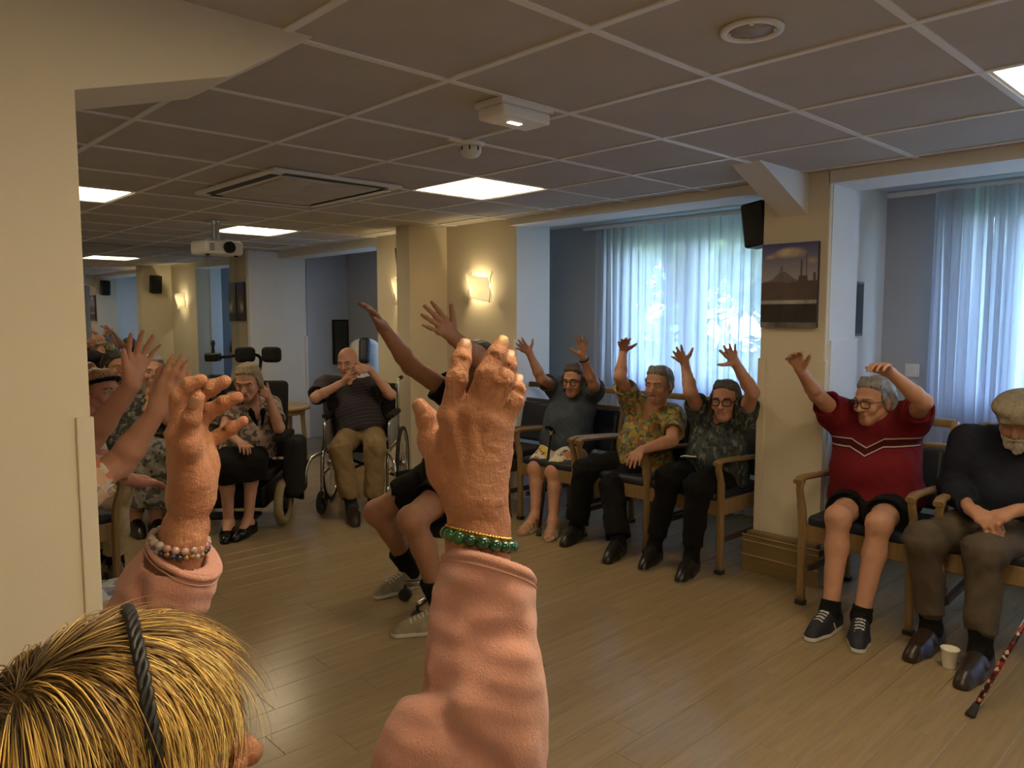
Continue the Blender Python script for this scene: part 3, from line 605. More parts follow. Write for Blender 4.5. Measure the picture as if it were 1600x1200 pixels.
MAT['darkwood'] = wood('dark_chair_wood', (.055, .032, .016), (.085, .05, .025), 'Z', .42)
MAT['tablewood'] = wood('pale_table_wood', (.42, .28, .13), (.52, .36, .18), 'X', .4)
MAT['chrome'] = plain('chrome', (.62, .62, .60), .25, 1, .05)
MAT['rubber'] = plain('rubber', (.02, .02, .02), .8)
MAT['tyre'] = plain('tan_tyre', (.30, .24, .14), .8)
MAT['panel'] = emis('light_diffuser', PANEL_COLOR, PANEL_STRENGTH)
MAT['frame'] = plain('window_frame_white', (.78, .80, .82), .4, 0, .03)
t = NT('vinyl_plank'); co = t.coord('Object', (1.6, 22, 1)); f1 = t.noise(co, 1, 6, .65, 1.2); f2 = t.noise(t.coord('Object', (.5, 3, 1)), 3, 3)
oi = t.new('ShaderNodeObjectInfo'); c1 = t.ramp(f1, [(.22, (.25, .175, .088)), (.5, (.335, .24, .128)), (.8, (.42, .315, .18))])
c2 = t.mix(t.math('MULTIPLY', f2, .35), c1, (.21, .17, .115)); c3 = t.mix(t.math('MULTIPLY', oi.outputs['Random'], .38), c2, (.24, .175, .09))
t.base(c3); t.l(t.ramp(f1, [(0, (.16,)*3), (1, (.30,)*3)]), t.b.inputs['Roughness']); t.bump(f1, .05, .001); MAT['plank'] = t.m
t = NT('window_glass'); t.n.remove(t.b); tr = t.new('ShaderNodeBsdfTransparent'); gl = t.new('ShaderNodeBsdfGlossy'); gl.inputs['Roughness'].default_value = .02
mx = t.new('ShaderNodeMixShader'); mx.inputs[0].default_value = .06; t.l(tr.outputs[0], mx.inputs[1]); t.l(gl.outputs[0], mx.inputs[2]); t.l(mx.outputs[0], t.out.inputs[0]); tr.inputs[0].default_value = (.95, .98, .97, 1); MAT['glass'] = t.m
t = NT('sheer_voile'); t.n.remove(t.b); tr = t.new('ShaderNodeBsdfTransparent'); tl = t.new('ShaderNodeBsdfTranslucent'); df = t.new('ShaderNodeBsdfDiffuse')
for n in (tl, df): n.inputs[0].default_value = (.80, .82, .87, 1)
m1 = t.new('ShaderNodeMixShader'); m1.inputs[0].default_value = .15; t.l(tl.outputs[0], m1.inputs[1]); t.l(df.outputs[0], m1.inputs[2])
co = t.coord('UV', (1, 1, 1)); lw = t.new('ShaderNodeLayerWeight'); lw.inputs[0].default_value = .35
op = t.math('ADD', t.math('MULTIPLY', lw.outputs['Facing'], .15), .80); nz = t.noise(t.coord('Object', (400, 400, 400)), 1, 1); op2 = t.math('ADD', op, t.math('MULTIPLY', t.math('SUBTRACT', nz, .5), .08))
m2 = t.new('ShaderNodeMixShader'); t.l(op2, m2.inputs[0]); t.l(tr.outputs[0], m2.inputs[1]); t.l(m1.outputs[0], m2.inputs[2]); t.l(m2.outputs[0], t.out.inputs[0]); MAT['voile'] = t.m
t = NT('mirror_glass'); t.b.inputs['Metallic'].default_value = 1; t.b.inputs['Roughness'].default_value = .015; t.base(t.ramp(t.noise(t.coord('Object'), 1), [(0, (.74, .78, .80)), (1, (.77, .81, .82))])); MAT['mirror'] = t.m

# ------------------------------------------------------------------ room shell
CZ = 2.245
fl = structure('floor', box(-1.7, 5.3, -2.6, 9.1, -.12, -.004), MAT['slab'])
nvis = 0
rng2 = random.Random(3); PL, PW = .92, .152; row = 0; rest = bmesh.new(); plank_me = {}
y = -2.4
while y < 9.0:
    x = -1.7-rng2.random()*PL
    while x < 5.15:
        a, b_ = max(x, -1.7), min(x+PL, 5.2); yb = min(y+PW, 9.0)
        vis = (.35 < (a+b_)/2 < 4.5) and .55 < y < 8.4 and (y-.0) > -.6 and nvis < 292 and ((a+b_)/2*.687+y*.727) > 1.25 and (a+b_)/2 > y*.22-.1 and ((a+b_)/2*.727-y*.687) < .72*((a+b_)/2*.687+y*.727)+.3 and b_-a > .1
        g = .0007
        if vis:
            key = round(b_-a, 3)
            if key not in plank_me:
                bm = box(-(b_-a)/2+g, (b_-a)/2-g, -PW/2+g, PW/2-g, -.004, 0, .0008, None, 1); me = bpy.data.meshes.new('plank'); bm.to_mesh(me); bm.free(); me.materials.append(MAT['plank']); plank_me[key] = me
            o = bpy.data.objects.new('plank', plank_me[key]); COL.objects.link(o); o.parent = fl; o.location = ((a+b_)/2, y+PW/2, 0); nvis += 1
        elif b_-a > .01: box(a+g, b_-g, y+g, yb-g, -.004, 0, 0, rest)
        x += PL
    y += PW
o = structure('plank', rest, MAT['plank'], fl); o['kind'] = 'stuff'
cl = structure('ceiling', box(-1.7, 5.3, -2.6, 9.1, CZ+.05, CZ+.2), MAT['slab'])
TX, TY, X0, Y0 = .5875, .613, 1.025, .785
panels = []; tile_me = {}
LIT = {(3, 4), (3, 9), (3, -1), (-1, -1), (0, -3), (0, -1), (-3, -3), (0, 7)}; AC = {(2, 5), (1, 5), (2, 6), (1, 6)}  # leftmost panel behind the viewer is added to brighten hand and left wall
gx = [X0+TX*i for i in range(-5, 7)]; gy = [Y0+TY*j for j in range(-6, 15)]
for i in range(-5, 6):
    for j in range(-6, 14):
        x0, x1, y0, y1 = max(-1.7, X0+TX*i), min(5.2, X0+TX*(i+1)), max(-2.6, Y0+TY*j), min(9.0, Y0+TY*(j+1))
        if x1 > 4.15: x1 = 4.15
        if x1-x0 < .05 or y1-y0 < .05: continue
        if (i, j) in LIT: panels.append((x0, x1, y0, y1)); continue
        key = (round(x1-x0, 3), round(y1-y0, 3))
        if key not in tile_me:
            bm = box(-(x1-x0)/2+.003, (x1-x0)/2-.003, -(y1-y0)/2+.003, (y1-y0)/2-.003, .002, .016, .002, None, 1); me = bpy.data.meshes.new('tile'); bm.to_mesh(me); bm.free(); me.materials.append(MAT['tile']); tile_me[key] = me
        o = bpy.data.objects.new('tile', tile_me[key]); COL.objects.link(o); o.parent = cl; o.location = ((x0+x1)/2, (y0+y1)/2, CZ+rng.uniform(-.001, .001)); o.rotation_euler = (rng.gauss(0, .0012), rng.gauss(0, .0012), 0)
for x in gx:
    if -1.7 < x < 4.15: obj('grid_bar', box(x-.012, x+.012, -2.6, 9, CZ-.0035, CZ+.02), MAT['grid'], cl)
for y in gy:
    if -2.6 < y < 9: obj('grid_bar', box(-1.7, 4.15, y-.012, y+.012, CZ-.003, CZ+.0195), MAT['grid'], cl)
LAB = {}
for n, (x0, x1, y0, y1) in enumerate(panels):
    lab = ('lit square ceiling panel in front of the projector' if y0 > 6 and x0 > 2 else 'lit square ceiling panel over the middle of the room beside the smoke detector' if 3 < y0 < 4 and x0 > 2 else
           'lit square ceiling panel by the window at the right edge' if x0 > 2 and y0 > 0 else 'lit square ceiling panel over the left row of seats' if y0 > 4 else 'lit square ceiling panel behind the viewer, number %d' % n if 0 else
           'lit square ceiling panel above and behind the blonde woman' if y0 > -1 and x0 > .5 else 'lit square ceiling panel to the left of the blonde woman' if y0 > -.3 else 'added ceiling panel behind the viewer, brightening the hands and left wall' if x0 < -.5 else 'lit square ceiling panel far behind the blonde woman')
    t_ = thing('ceiling_light', lab, 'ceiling light', ((x0+x1)/2, (y0+y1)/2, CZ), 0, 'square ceiling panels'); a, b_ = (x1-x0)/2-.013, (y1-y0)/2-.013
    bm = bmesh.new()
    for q in (box(-a, a, -b_, -b_+.012, .0, .03), box(-a, a, b_-.012, b_, .0, .03), box(-a, -a+.012, -b_, b_, 0, .03), box(a-.012, a, -b_, b_, 0, .03)): merge(bm, q)
    obj('frame', bm, MAT['grid'], t_); obj('diffuser', box(-a+.012, a-.012, -b_+.012, b_-.012, .006, .03), MAT['panel'], t_)
# walls out of view and around
structure('wall_left', box(-.02, .1, 2.3, 9.1, 0, CZ+.1), MAT['wall'])
structure('wall_left_corner', box(-1.7, -.02, 2.3, 2.42, 0, CZ+.1), MAT['wall'])
structure('wall_west', box(-1.82, -1.7, -2.6, 2.42, 0, CZ+.1), MAT['wall'])
structure('wall_back', box(-1.82, 5.4, -2.72, -2.6, 0, CZ+.1), MAT['wall'])
structure('wall_far', box(-.02, 5.4, 8.742, 9.15, 0, CZ+.1), MAT['white'])
mirror = structure('wall_mirror', box(.12, 3.838, 8.728, 8.741, .02, 2.24), MAT['mirror'])
mirror['kind'] = 'thing'; tag(mirror, 'wall sized mirror on the far wall reflecting the room', 'mirror')
mirror.name = 'wall_mirror'
# near left pillar with haunch
PLX = .50
pil = structure('wall_left_pillar', box(-1.7, PLX, 1.97, 2.31, 0, CZ+.02), MAT['wall'])
def haunch(name, pts, y0, y1, mat):
    b = bmesh.new(); a = [b.verts.new((x, y0, z)) for x, z in pts]; c = [b.verts.new((x, y1, z)) for x, z in pts]; b.faces.new(a); b.faces.new(c[::-1]); n = len(pts)
    for i in range(n): b.faces.new((a[i], c[i], c[(i+1) % n], a[(i+1) % n]))
    bmesh.ops.recalc_face_normals(b, faces=b.faces); return structure(name, b, mat)
haunch('trim_1', [(PLX-.02, CZ+.03), (PLX-.02, 1.985), (PLX, 1.985), (.86, 2.09), (1.10, CZ), (1.12, CZ+.03)], 1.9702, 2.25, MAT['wall'])
haunch('trim_2', [(3.50, CZ+.03), (3.53, CZ), (4.06, 2.03), (4.08, 2.03), (4.08, CZ+.03)], 1.95, 2.11, MAT['white'])
structure('trim_3', box(PLX-.032, PLX+.006, 1.962, 2.03, 0, 1.24, .003), MAT['wall'])
structure('baseboard_left', box(-1.7, PLX+.004, 1.955, 1.97, 0, .08, .002), MAT['base'])
# window wall: pillars, fins, jambs, lintels
structure('wall_window_pillar', box(4.06, 4.42, 1.83, 2.21, 0, CZ+.05, .006), MAT['wall'])
structure('trim_4', box(4.052, 4.10, 1.822, 1.87, .2, 1.24, .002), MAT['wall']); structure('trim_5', box(4.052, 4.10, 2.17, 2.218, .2, 1.24, .002), MAT['wall'])
structure('trim_6', box(4.10, 4.45, 1.815, 1.83, 0, 1.35, .003), MAT['white'])
structure('trim_7', box(4.09, 4.43, 1.826, 1.831, 0, CZ), MAT['white'])
b = box(3.985, 4.06, 1.79, 2.25, .0, .205, .004); merge(b, box(4.0, 4.06, 1.81, 2.235, .205, .232, .01)); structure('baseboard_pillar', b, MAT['base'])
bb = bpy.data.objects['baseboard_pillar']
for z in (.095, .18, .212): obj('ridge', box(3.979, 3.99, 1.788, 2.252, z-.003, z+.003, .001), MAT['tablewood'], bb)
structure('wall_recess_partition', box(4.40, 5.16, 1.95, 2.10, 0, CZ+.1), MAT['white'])
structure('wall_sconce', box(4.20, 4.40, 4.40, 5.27, 0, CZ+.05), MAT['wall'])
structure('trim_8', box(4.205, 4.58, 4.392, 4.402, 0, CZ), MAT['white'])
structure('trim_9', box(4.198, 4.24, 4.386, 4.42, 0, 1.3, .002), MAT['white'])
structure('wall_fin', box(3.80, 4.40, 5.27, 5.46, 0, CZ+.05, .005), MAT['wall'])
structure('trim_10', box(3.792, 3.83, 5.262, 5.30, .0, 1.25, .002), MAT['wall'])
structure('wall_sconce_far', box(4.24, 4.44, 5.46, 6.42, 0, CZ+.05), MAT['wall'])
structure('trim_11', box(4.44, 4.6, 5.3, 6.43, 0, CZ+.05), MAT['white'])
structure('wall_fin_far', box(3.84, 5.3, 8.50, 8.74, 0, CZ+.05), MAT['wall'])
structure('trim_12', box(3.86, 4.58, 8.490, 8.502, 0, CZ), MAT['white'])
structure('trim_13', box(4.55, 4.585, 8.47, 8.50, 0, 1.25, .002), MAT['white'])
# lintels
structure('wall_lintel_right', box(4.06, 4.42, -2.6, 1.84, 2.183, CZ+.06), MAT['white'])
structure('wall_lintel_middle', box(4.13, 4.42, 2.21, 4.40, 2.19, CZ+.06), MAT['white'])
structure('wall_lintel_far', box(4.24, 4.5, 6.42, 8.50, 2.17, CZ+.06), MAT['white'])
structure('ceiling_recess', box(4.15, 5.4, -2.6, 9, CZ+.03, CZ+.16), MAT['white'])
# window wall with openings
WX0, WX1 = 5.15, 5.32
holes = [(-1.6, -.3, .15), (.0, 1.43, .97), (2.75, 3.37, .95), (3.50, 4.08, .95), (6.0, 7.1, .95)]
ys = -2.6; k = 0
bm = bmesh.new()
for (a, b_, zs) in holes:
    merge(bm, box(WX0, WX1, ys, a, 0, CZ+.1)); merge(bm, box(WX0, WX1, a, b_, 0, zs)); merge(bm, box(WX0, WX1, a, b_, 2.13, CZ+.1)); ys = b_
merge(bm, box(WX0, WX1, ys, 9.1, 0, CZ+.1)); structure('wall_window', bm, MAT['grey'])
structure('baseboard_window', box(WX0-.012, WX0, -2.6, 9, 0, .08, .002), MAT['base'])
for n, (a, b_, zs) in enumerate(holes):
    w = bpy.data.objects.new('window_%d' % (n+1), None); COL.objects.link(w); w['kind'] = 'structure'; w.location = (WX0+.08, (a+b_)/2, 0)
    h = (b_-a)/2; bm = bmesh.new()
    for q in (box(-.03, .03, -h, -h+.05, zs, 2.13, .004), box(-.03, .03, h-.05, h, zs, 2.13, .004), box(-.03, .03, -h, h, zs, zs+.06, .004), box(-.03, .03, -h, h, 2.07, 2.13, .004)): merge(bm, q)
    if b_-a > .8: merge(bm, box(-.03, .03, -.035, .035, zs, 2.13, .004))
    obj('window_frame', bm, MAT['frame'], w)
    if b_-a > .8:
        obj('pane', box(-.004, .004, -h+.05, -.035, zs+.06, 2.07), MAT['glass'], w); obj('pane', box(-.004, .004, .035, h-.05, zs+.06, 2.07), MAT['glass'], w)
    else: obj('pane', box(-.004, .004, -h+.05, h-.05, zs+.06, 2.07), MAT['glass'], w)
    obj('sill', box(-.14, -.03, -h-.03, h+.03, zs-.03, zs, .004), MAT['frame'], w)
# ------------------------------------------------------------------ curtains
def curtain(label, y0, y1, x, n, amp, z0=.03, z1=2.215, gather=None, seed=0):
    r = random.Random(seed); NU, NV = n*14, 30; V = []; ph = [r.uniform(-.9, .9) for _ in range(n+2)]; am = [r.uniform(.5, 1.25) for _ in range(n+2)]
    for iv in range(NV+1):
        v = iv/NV; z = z1+(z0-z1)*v
        for iu in range(NU+1):
            u = iu/NU; q = u*n; i = int(q); fr_ = q-i
            a = am[i]*(1-fr_)+am[min(i+1, n+1)]*fr_; p = ph[i]*(1-fr_)+ph[min(i+1, n+1)]*fr_
            yy = y0+(y1-y0)*u
            if gather: 
                g = math.sin(math.pi*min(1, v*1.05))**1.2*gather; yy = yy+(y1-.05-yy)*g*(.9) if 0 else yy+g*(y1-yy)*.7
            s = .75+.35*v
            xx = x+amp*a*s*math.sin(2*math.pi*q+p+.5*math.sin(2.2*v+i))+.012*math.sin(3*v+1.7*q)
            V.append((xx, yy+amp*.5*a*math.cos(4*math.pi*q+p), z))
    F = [(a, a+1, a+NU+2, a+NU+1) for iv in range(NV) for a in range(iv*(NU+1), iv*(NU+1)+NU)]
    o = obj('curtain', mesh_np('curtain', V, F, [MAT['voile']]), None); tag(o, label, 'curtain', 'sheer window curtains'); return o
curtain('sheer white curtain behind the flowered shirt, its edge on the grey wall', 3.52, 4.27, 5.03, 9, .024, seed=1)
curtain('sheer white curtain behind the woman in the dark patterned blouse', 2.14, 3.56, 5.00, 15, .024, seed=2)
curtain('sheer white curtain gathered in folds beside the light switch', 1.17, 1.60, 5.00, 8, .05, seed=3)
curtain('sheer white curtain hanging behind the man in the flat cap', -.55, 1.27, 5.04, 17, .026, seed=4)
curtain('sheer white curtain far behind the bald man', 5.95, 7.1, 5.03, 14, .034, seed=5)
curtain('sheer white curtain at the far right end of the window wall', -2.3, -.5, 5.03, 20, .034, seed=6)
for n, (a, b_) in enumerate(((2.12, 4.4), (-2.5, 1.9), (5.9, 7.3))):
    t_ = tag(obj('curtain_rail', box(5.0, 5.045, a, b_, 2.215, 2.24, .004), MAT['grid']), ('white curtain rail above the three women in a row', 'white curtain rail above the man in the flat cap', 'white curtain rail far behind the bald man')[n], 'curtain rail')

# ------------------------------------------------------------------ ceiling and wall fittings
t_ = thing('air_conditioner', 'square ceiling air conditioner cassette with dark slots in front of the projector', 'air conditioner', (2.25, 4.26, CZ))
a, b_ = .40, .53
obj('cover', box(-a, a, -b_, b_, -.022, 0, .008, None, 3), MAT['whitepl'], t_)
obj('grille', box(-a+.12, a-.12, -b_+.12, b_-.12, -.034, -.018, .006), plain('ac_grille', (.55, .52, .46), .6), t_)
for (x0, x1, y0, y1) in ((-a+.08, a-.08, -b_+.035, -b_+.085), (-a+.08, a-.08, b_-.085, b_-.035), (-a+.03, -a+.08, -b_+.10, b_-.10), (a-.08, a-.03, -b_+.10, b_-.10)):
    s_ = obj('air_slot', box(x0, x1, y0, y1, -.0245, -.015), MAT['black_plastic'], t_)
for (x0, x1, y0, y1, rx, ry) in ((-a+.07, a-.07, b_-.09, b_-.03, .3, 0), (a-.085, a-.025, -b_+.09, b_-.09, 0, .3)):
    o = obj('louvre', box(-(x1-x0)/2, (x1-x0)/2, -(y1-y0)/2, (y1-y0)/2, -.003, .003, .001), MAT['whitepl'], t_); o.location = ((x0+x1)/2, (y0+y1)/2, -.032); o.rotation_euler = (rx*.3, -ry*.3, 0)
t_ = thing('projector', 'white projector with a round dark lens hanging from the ceiling', 'projector', (2.52, 6.10, CZ), R(6))
bm = box(-.012, .012, -.03, -.006, -.15, 0, .002); merge(bm, box(-.012, .012, .03, .054, -.15, 0, .002)); merge(bm, box(-.06, .06, -.07, .09, -.012, 0, .003)); merge(bm, box(-.05, .05, -.05, .07, -.165, -.15, .003)); obj('ceiling_mount', bm, MAT['chrome'], t_)
bm = box(-.16, .16, -.13, .13, -.275, -.165, .025, None, 3); obj('housing', bm, MAT['whitepl'], t_)
def cyl_y(cx, cz, y0, y1, r, bm=None, n=24): return tube([(cx, y0, cz), (cx, y1, cz)], r, n, False, bm)
o = obj('lens_ring', cyl_y(.03, -.218, -.155, -.12, .046), MAT['black_plastic'], t_); obj('lens', cyl_y(.03, -.218, -.158, -.15, .036), plain('lens_glass', (.01, .01, .015), .05), t_)
for i in range(5): obj('vent_slot', box(-.13, -.09, -.132, -.128, -.20-.012*i, -.195-.012*i), MAT['rubber'], t_)
for x_ in (-.12, .12): obj('foot', lathe([(.015, -.287), (.016, -.275)], 12, x_, -.08), MAT['rubber'], t_)
t_ = thing('emergency_light', 'white box shaped emergency light on the ceiling next to the smoke detector', 'emergency light', (1.98, 2.08, CZ), R(90))
obj('base', box(-.075, .075, -.13, .13, -.02, 0, .004), MAT['whitepl'], t_); obj('cover', box(-.068, .068, -.122, .122, -.062, -.02, .010, None, 3), plain('frosted_cover', (.85, .83, .80), .3, 0, .02), t_)
obj('lamp', box(-.012, .012, -.03, .03, -.0645, -.055, .003), emis('small_lamp', (1, .95, .85), 3), t_)
t_ = thing('smoke_detector', 'round white smoke detector on the ceiling', 'smoke detector', (2.235, 2.63, CZ))
obj('base', lathe([(.062, 0), (.062, -.012), (.055, -.02)], 32), MAT['whitepl'], t_); obj('dome', lathe([(.05, -.02), (.05, -.04), (.035, -.062), (.012, -.07), (.002, -.07)], 32), MAT['whitepl'], t_)
for i in range(8): obj('vent_slot', box(-.003, .003, .047, .052, -.042, -.024), MAT['rubber'], t_).rotation_euler = (0, 0, i*math.pi/4)
obj('mounting_clip', box(-.13, -.06, -.012, .012, -.012, 0, .003), MAT['whitepl'], t_)
t_ = thing('ceiling_speaker', 'round flush ceiling loudspeaker with a pale rim near the top right', 'speaker', (1.93, 1.10, CZ))
obj('rim', lathe([(.062, 0.005), (.062, -.008), (.082, -.009), (.084, 0)], 40), MAT['grid'], t_); obj('grille', lathe([(.062, .0), (.062, -.004), (.002, -.006)], 40), plain('speaker_grille', (.42, .38, .33), .7, 0, .1, 30, .4, 900), t_)
for i in range(4):
    a0 = i*math.pi/2+.5; obj('clip', box(.055, .064, -.006, .006, -.011, -.006), MAT['grid'], t_).rotation_euler = (0, 0, a0)
# sconces
t = NT('sconce_glass'); t.n.remove(t.b); e_ = t.new('ShaderNodeEmission'); f = t.noise(t.coord('Object'), 6, 2)
t.l(t.ramp(f, [(.2, (1, .78, .42)), (.8, (1, .84, .5))]), e_.inputs[0]); e_.inputs[1].default_value = .32
tl = t.new('ShaderNodeBsdfTranslucent'); tl.inputs[0].default_value = (.24, .20, .13, 1); ad = t.new('ShaderNodeAddShader'); t.l(e_.outputs[0], ad.inputs[0]); t.l(tl.outputs[0], ad.inputs[1]); t.l(ad.outputs[0], t.out.inputs[0]); MAT['sconce'] = t.m
def sconce(x, y, z, label):
    t_ = thing('wall_sconce', label, 'wall lamp', (x, y, z), 0, 'wall sconces')
    obj('back_plate', box(-.02, 0, -.05, .05, -.05, .05, .004), MAT['chrome'], t_)
    NU, NV = 16, 10; V = []
    for iv in range(NV+1):
        v = iv/NV-.5
        for iu in range(NU+1):
            u = iu/NU-.5
            V.append((-.10+.07*(2*u)**2-.02*math.sin(v*3.2), u*(.27-.0*v)-.04*v*0-.05*(.5-v)*.0+.02*v, v*.20+.02*math.sin(u*2.5)))
    F = [(a, a+1, a+NU+2, a+NU+1) for iv in range(NV) for a in range(iv*(NU+1), iv*(NU+1)+NU)]
    me = mesh_np('shade', V, F, [MAT['sconce']]); o = obj('glass_shade', me, None, t_); sol = o.modifiers.new('thickness', 'SOLIDIFY'); sol.thickness = .005
    for q in (-1, 1): obj('clip_bar', tube(bez([(-.015, q*.13-.012, .13), (-.035, q*.135-.004, .06), (-.03, q*.135, -.02), (-.035, q*.135+.01, -.115), (-.02, q*.135+.03, -.125)], 6), .0035, 6), MAT['chrome'], t_)
    bm = bmesh.new(); bmesh.ops.create_uvsphere(bm, u_segments=12, v_segments=8, radius=.022); bmesh.ops.translate(bm, vec=(-.05, .03, .01), verts=bm.verts); obj('bulb', smooth(bm), emis('bulb_glow', (1, .78, .42), SCONCE_STRENGTH*22), t_)
sconce(4.20, 4.80, 1.72, 'curved glass wall lamp glowing on the cream wall above the dark chair')
sconce(4.24, 5.94, 1.72, 'curved glass wall lamp half hidden behind the wall fin')
def wall_speaker(x, y, z, rz, label):
    t_ = thing('wall_speaker', label, 'speaker', (x, y, z), rz, 'black wall speakers')
    o = obj('cabinet', box(-.07, .07, .03, .17, -.13, .13, .012, None, 3), MAT['black_plastic'], t_); o.rotation_euler = (R(-8), 0, 0)
    obj('bracket', box(-.015, .015, 0, .05, -.03, .03, .003), MAT['black_plastic'], t_)
    o = obj('grille', box(-.062, .062, .168, .174, -.122, .122, .004), MAT['blackfab'], t_); o.rotation_euler = (R(-8), 0, 0)
wall_speaker(4.19, 2.21, 2.03, 0, 'black wall speaker on the pillar beside the haunch, above the woman in the dark blouse')
wall_speaker(3.98, 5.46, 1.98, 0, 'black wall speaker on the far side of the wall fin, seen in the mirror')
# canvas prints (flat print on a stretched canvas)
def canvas(x, y, z, w, h, label, kind):
    t_ = thing('canvas_print', label, 'picture', (x, y, z)); obj('canvas', box(-.028, 0, -w/2, w/2, -h/2, h/2, .003), plain('canvas_edge_'+kind, (.05, .045, .05), .8), t_)
    NU, NV = 64, 92; U, Vv = np.meshgrid(np.linspace(0, 1, NU), np.linspace(0, 1, NV)); r = np.random.RandomState(4)
    def n2(U, V, s, o=5):
        f = 0; a = 1; rs = np.random.RandomState(s)
        for i in range(o):
            for _ in range(4): k = rs.normal(size=2)*(3*1.9**i); f = f+a*np.sin(k[0]*U+k[1]*V+rs.uniform(0, 6.28))
            a *= .6
        return f/5
    c = np.zeros((NV, NU, 3)); nz = n2(U, Vv, 1); n3 = n2(U*1.5, Vv*2, 2)
    if kind == 'harbour':
        sky = A([.035, .032, .12])*(Vv[..., None]-.55)/.45+A([.20, .19, .20])*(1-(Vv[..., None]-.55)/.45)
        cld = np.exp(-(((U-.48)/.32)**2+((Vv-.84-.05*np.sin(3*U))/.075)**2)*1.2)+.8*np.exp(-(((U-.93)/.12)**2+((Vv-.78)/.04)**2))+.5*np.exp(-(((U-.15)/.1)**2+((Vv-.84)/.03)**2)); cld = np.clip((cld*(1.15+.6*nz)-.30)*2.2, 0, 1)[..., None]
        c = sky*(1-cld)+A([.34, .27, .20])*cld*(.8+.35*np.clip(n3, -1, 1)[..., None])
        hill = .55+.12*np.exp(-((U-.40)/.17)**2)+.01*n3; m = Vv < hill; c[m] = [.085, .075, .085]
        tow = (np.abs(U-.37) < .02) & (Vv < .73) & (Vv > .5) | (np.abs(U-.33) < .012) & (Vv < .70) & (Vv > .5); c[tow & (Vv > .5)] = [.07, .06, .07]
        mast = ((np.abs(U-.72) < .012) & (Vv < .80)) | ((np.abs(U-.81) < .012) & (Vv < .86)) | ((np.abs(U-.95) < .02) & (Vv < .64)) | ((np.abs(U-.75) < .08) & (Vv < .61)); c[mast & (Vv > .5)] = [.05, .035, .035]
        m = Vv < .54+.015*n3; c[m] = A([.055, .038, .034])*(1+.35*nz[m][:, None])
        m = (Vv < .325) & (Vv > .285); c[m] = A([.17, .16, .15])*(1+.8*n3[m][:, None]).clip(.2, 1.5); m = Vv < .285; c[m] = A([.016, .013, .011])*(1+.5*n3[m][:, None]); m = Vv < .06; c[m] = A([.07, .06, .06])*(1+1.2*n3[m][:, None]).clip(.2, 2)
    else:
        g = np.clip((Vv-.6)/.4, 0, 1)[..., None]; c = A([.04, .035, .04])*(1-g)+A([.04, .05, .16])*g; b1 = np.exp(-(((U-.55)/.3)**2+((Vv-.5)/.2)**2))*np.clip(nz+.4, 0, 1); b2 = np.exp(-(((U-.75)/.2)**2+((Vv-.35)/.1)**2)); c = c+b1[..., None]*A([.12, .10, .08])+b2[..., None]*A([.35, .30, .22]); c[Vv < .2] *= .35
    V = np.stack([np.full(U.size, -.0292), (w/2-U*w).ravel(), (Vv*h-h/2).ravel()], 1); F = [(a+NU, a+NU+1, a+1, a) for iv in range(NV-1) for a in range(iv*NU, iv*NU+NU-1)]
    t = NT('print_'+kind); at = t.new('ShaderNodeAttribute', attribute_name='print'); t.base(at.outputs['Color']); t.b.inputs['Roughness'].default_value = .55
    obj('print', mesh_np('print', V, F, [t.m], None, {'print': ('FLOAT_COLOR', np.concatenate([(c*2.0).reshape(-1, 3).clip(0, 1), np.ones((c.size//3, 1))], 1))}), None, t_)
canvas(4.06, 2.035, 1.65, .325, .465, 'canvas print of a harbour under a cloud hung on the pillar', 'harbour')
canvas(3.84, 8.62, 1.66, .19, .45, 'dark canvas print on the end of the far wall fin beside the mirror', 'dark')
t_ = thing('picture_frame', 'thin grey framed picture seen edge on in the window recess', 'picture', (4.70, 1.95, 1.525)); obj('frame', box(-.09, .09, -.022, 0, -.165, .165, .004), plain('grey_frame', (.25, .28, .30), .5), t_); obj('picture', box(-.075, .075, -.025, -.02, -.15, .15), plain('dull_picture', (.08, .10, .11), .4), t_)
t_ = thing('light_switch', 'white square light switch plate on the grey wall beside the curtain', 'light switch', (WX0, 1.755, 1.14)); obj('plate', box(-.010, 0, -.042, .042, -.042, .042, .004), MAT['whitepl'], t_); obj('rocker', box(-.015, -.008, -.026, .026, -.026, .026, .003), MAT['whitepl'], t_)
structure('wall_recess_shade', box(4.585, 5.15, 8.478, 8.5, 0, CZ+.03), MAT['grey'])  # grey sheet over the fin wall, recess shade put into its colour
t_ = thing('noticeboard', 'tall dark framed board on the far end wall behind the bald man', 'board', (5.03, 8.478, 1.17))
obj('frame', box(-.11, .11, -.03, 0, -.28, .28, .006), MAT['black_plastic'], t_); obj('panel', box(-.09, .09, -.034, -.028, -.26, .26), plain('dark_board', (.035, .04, .035), .3), t_)
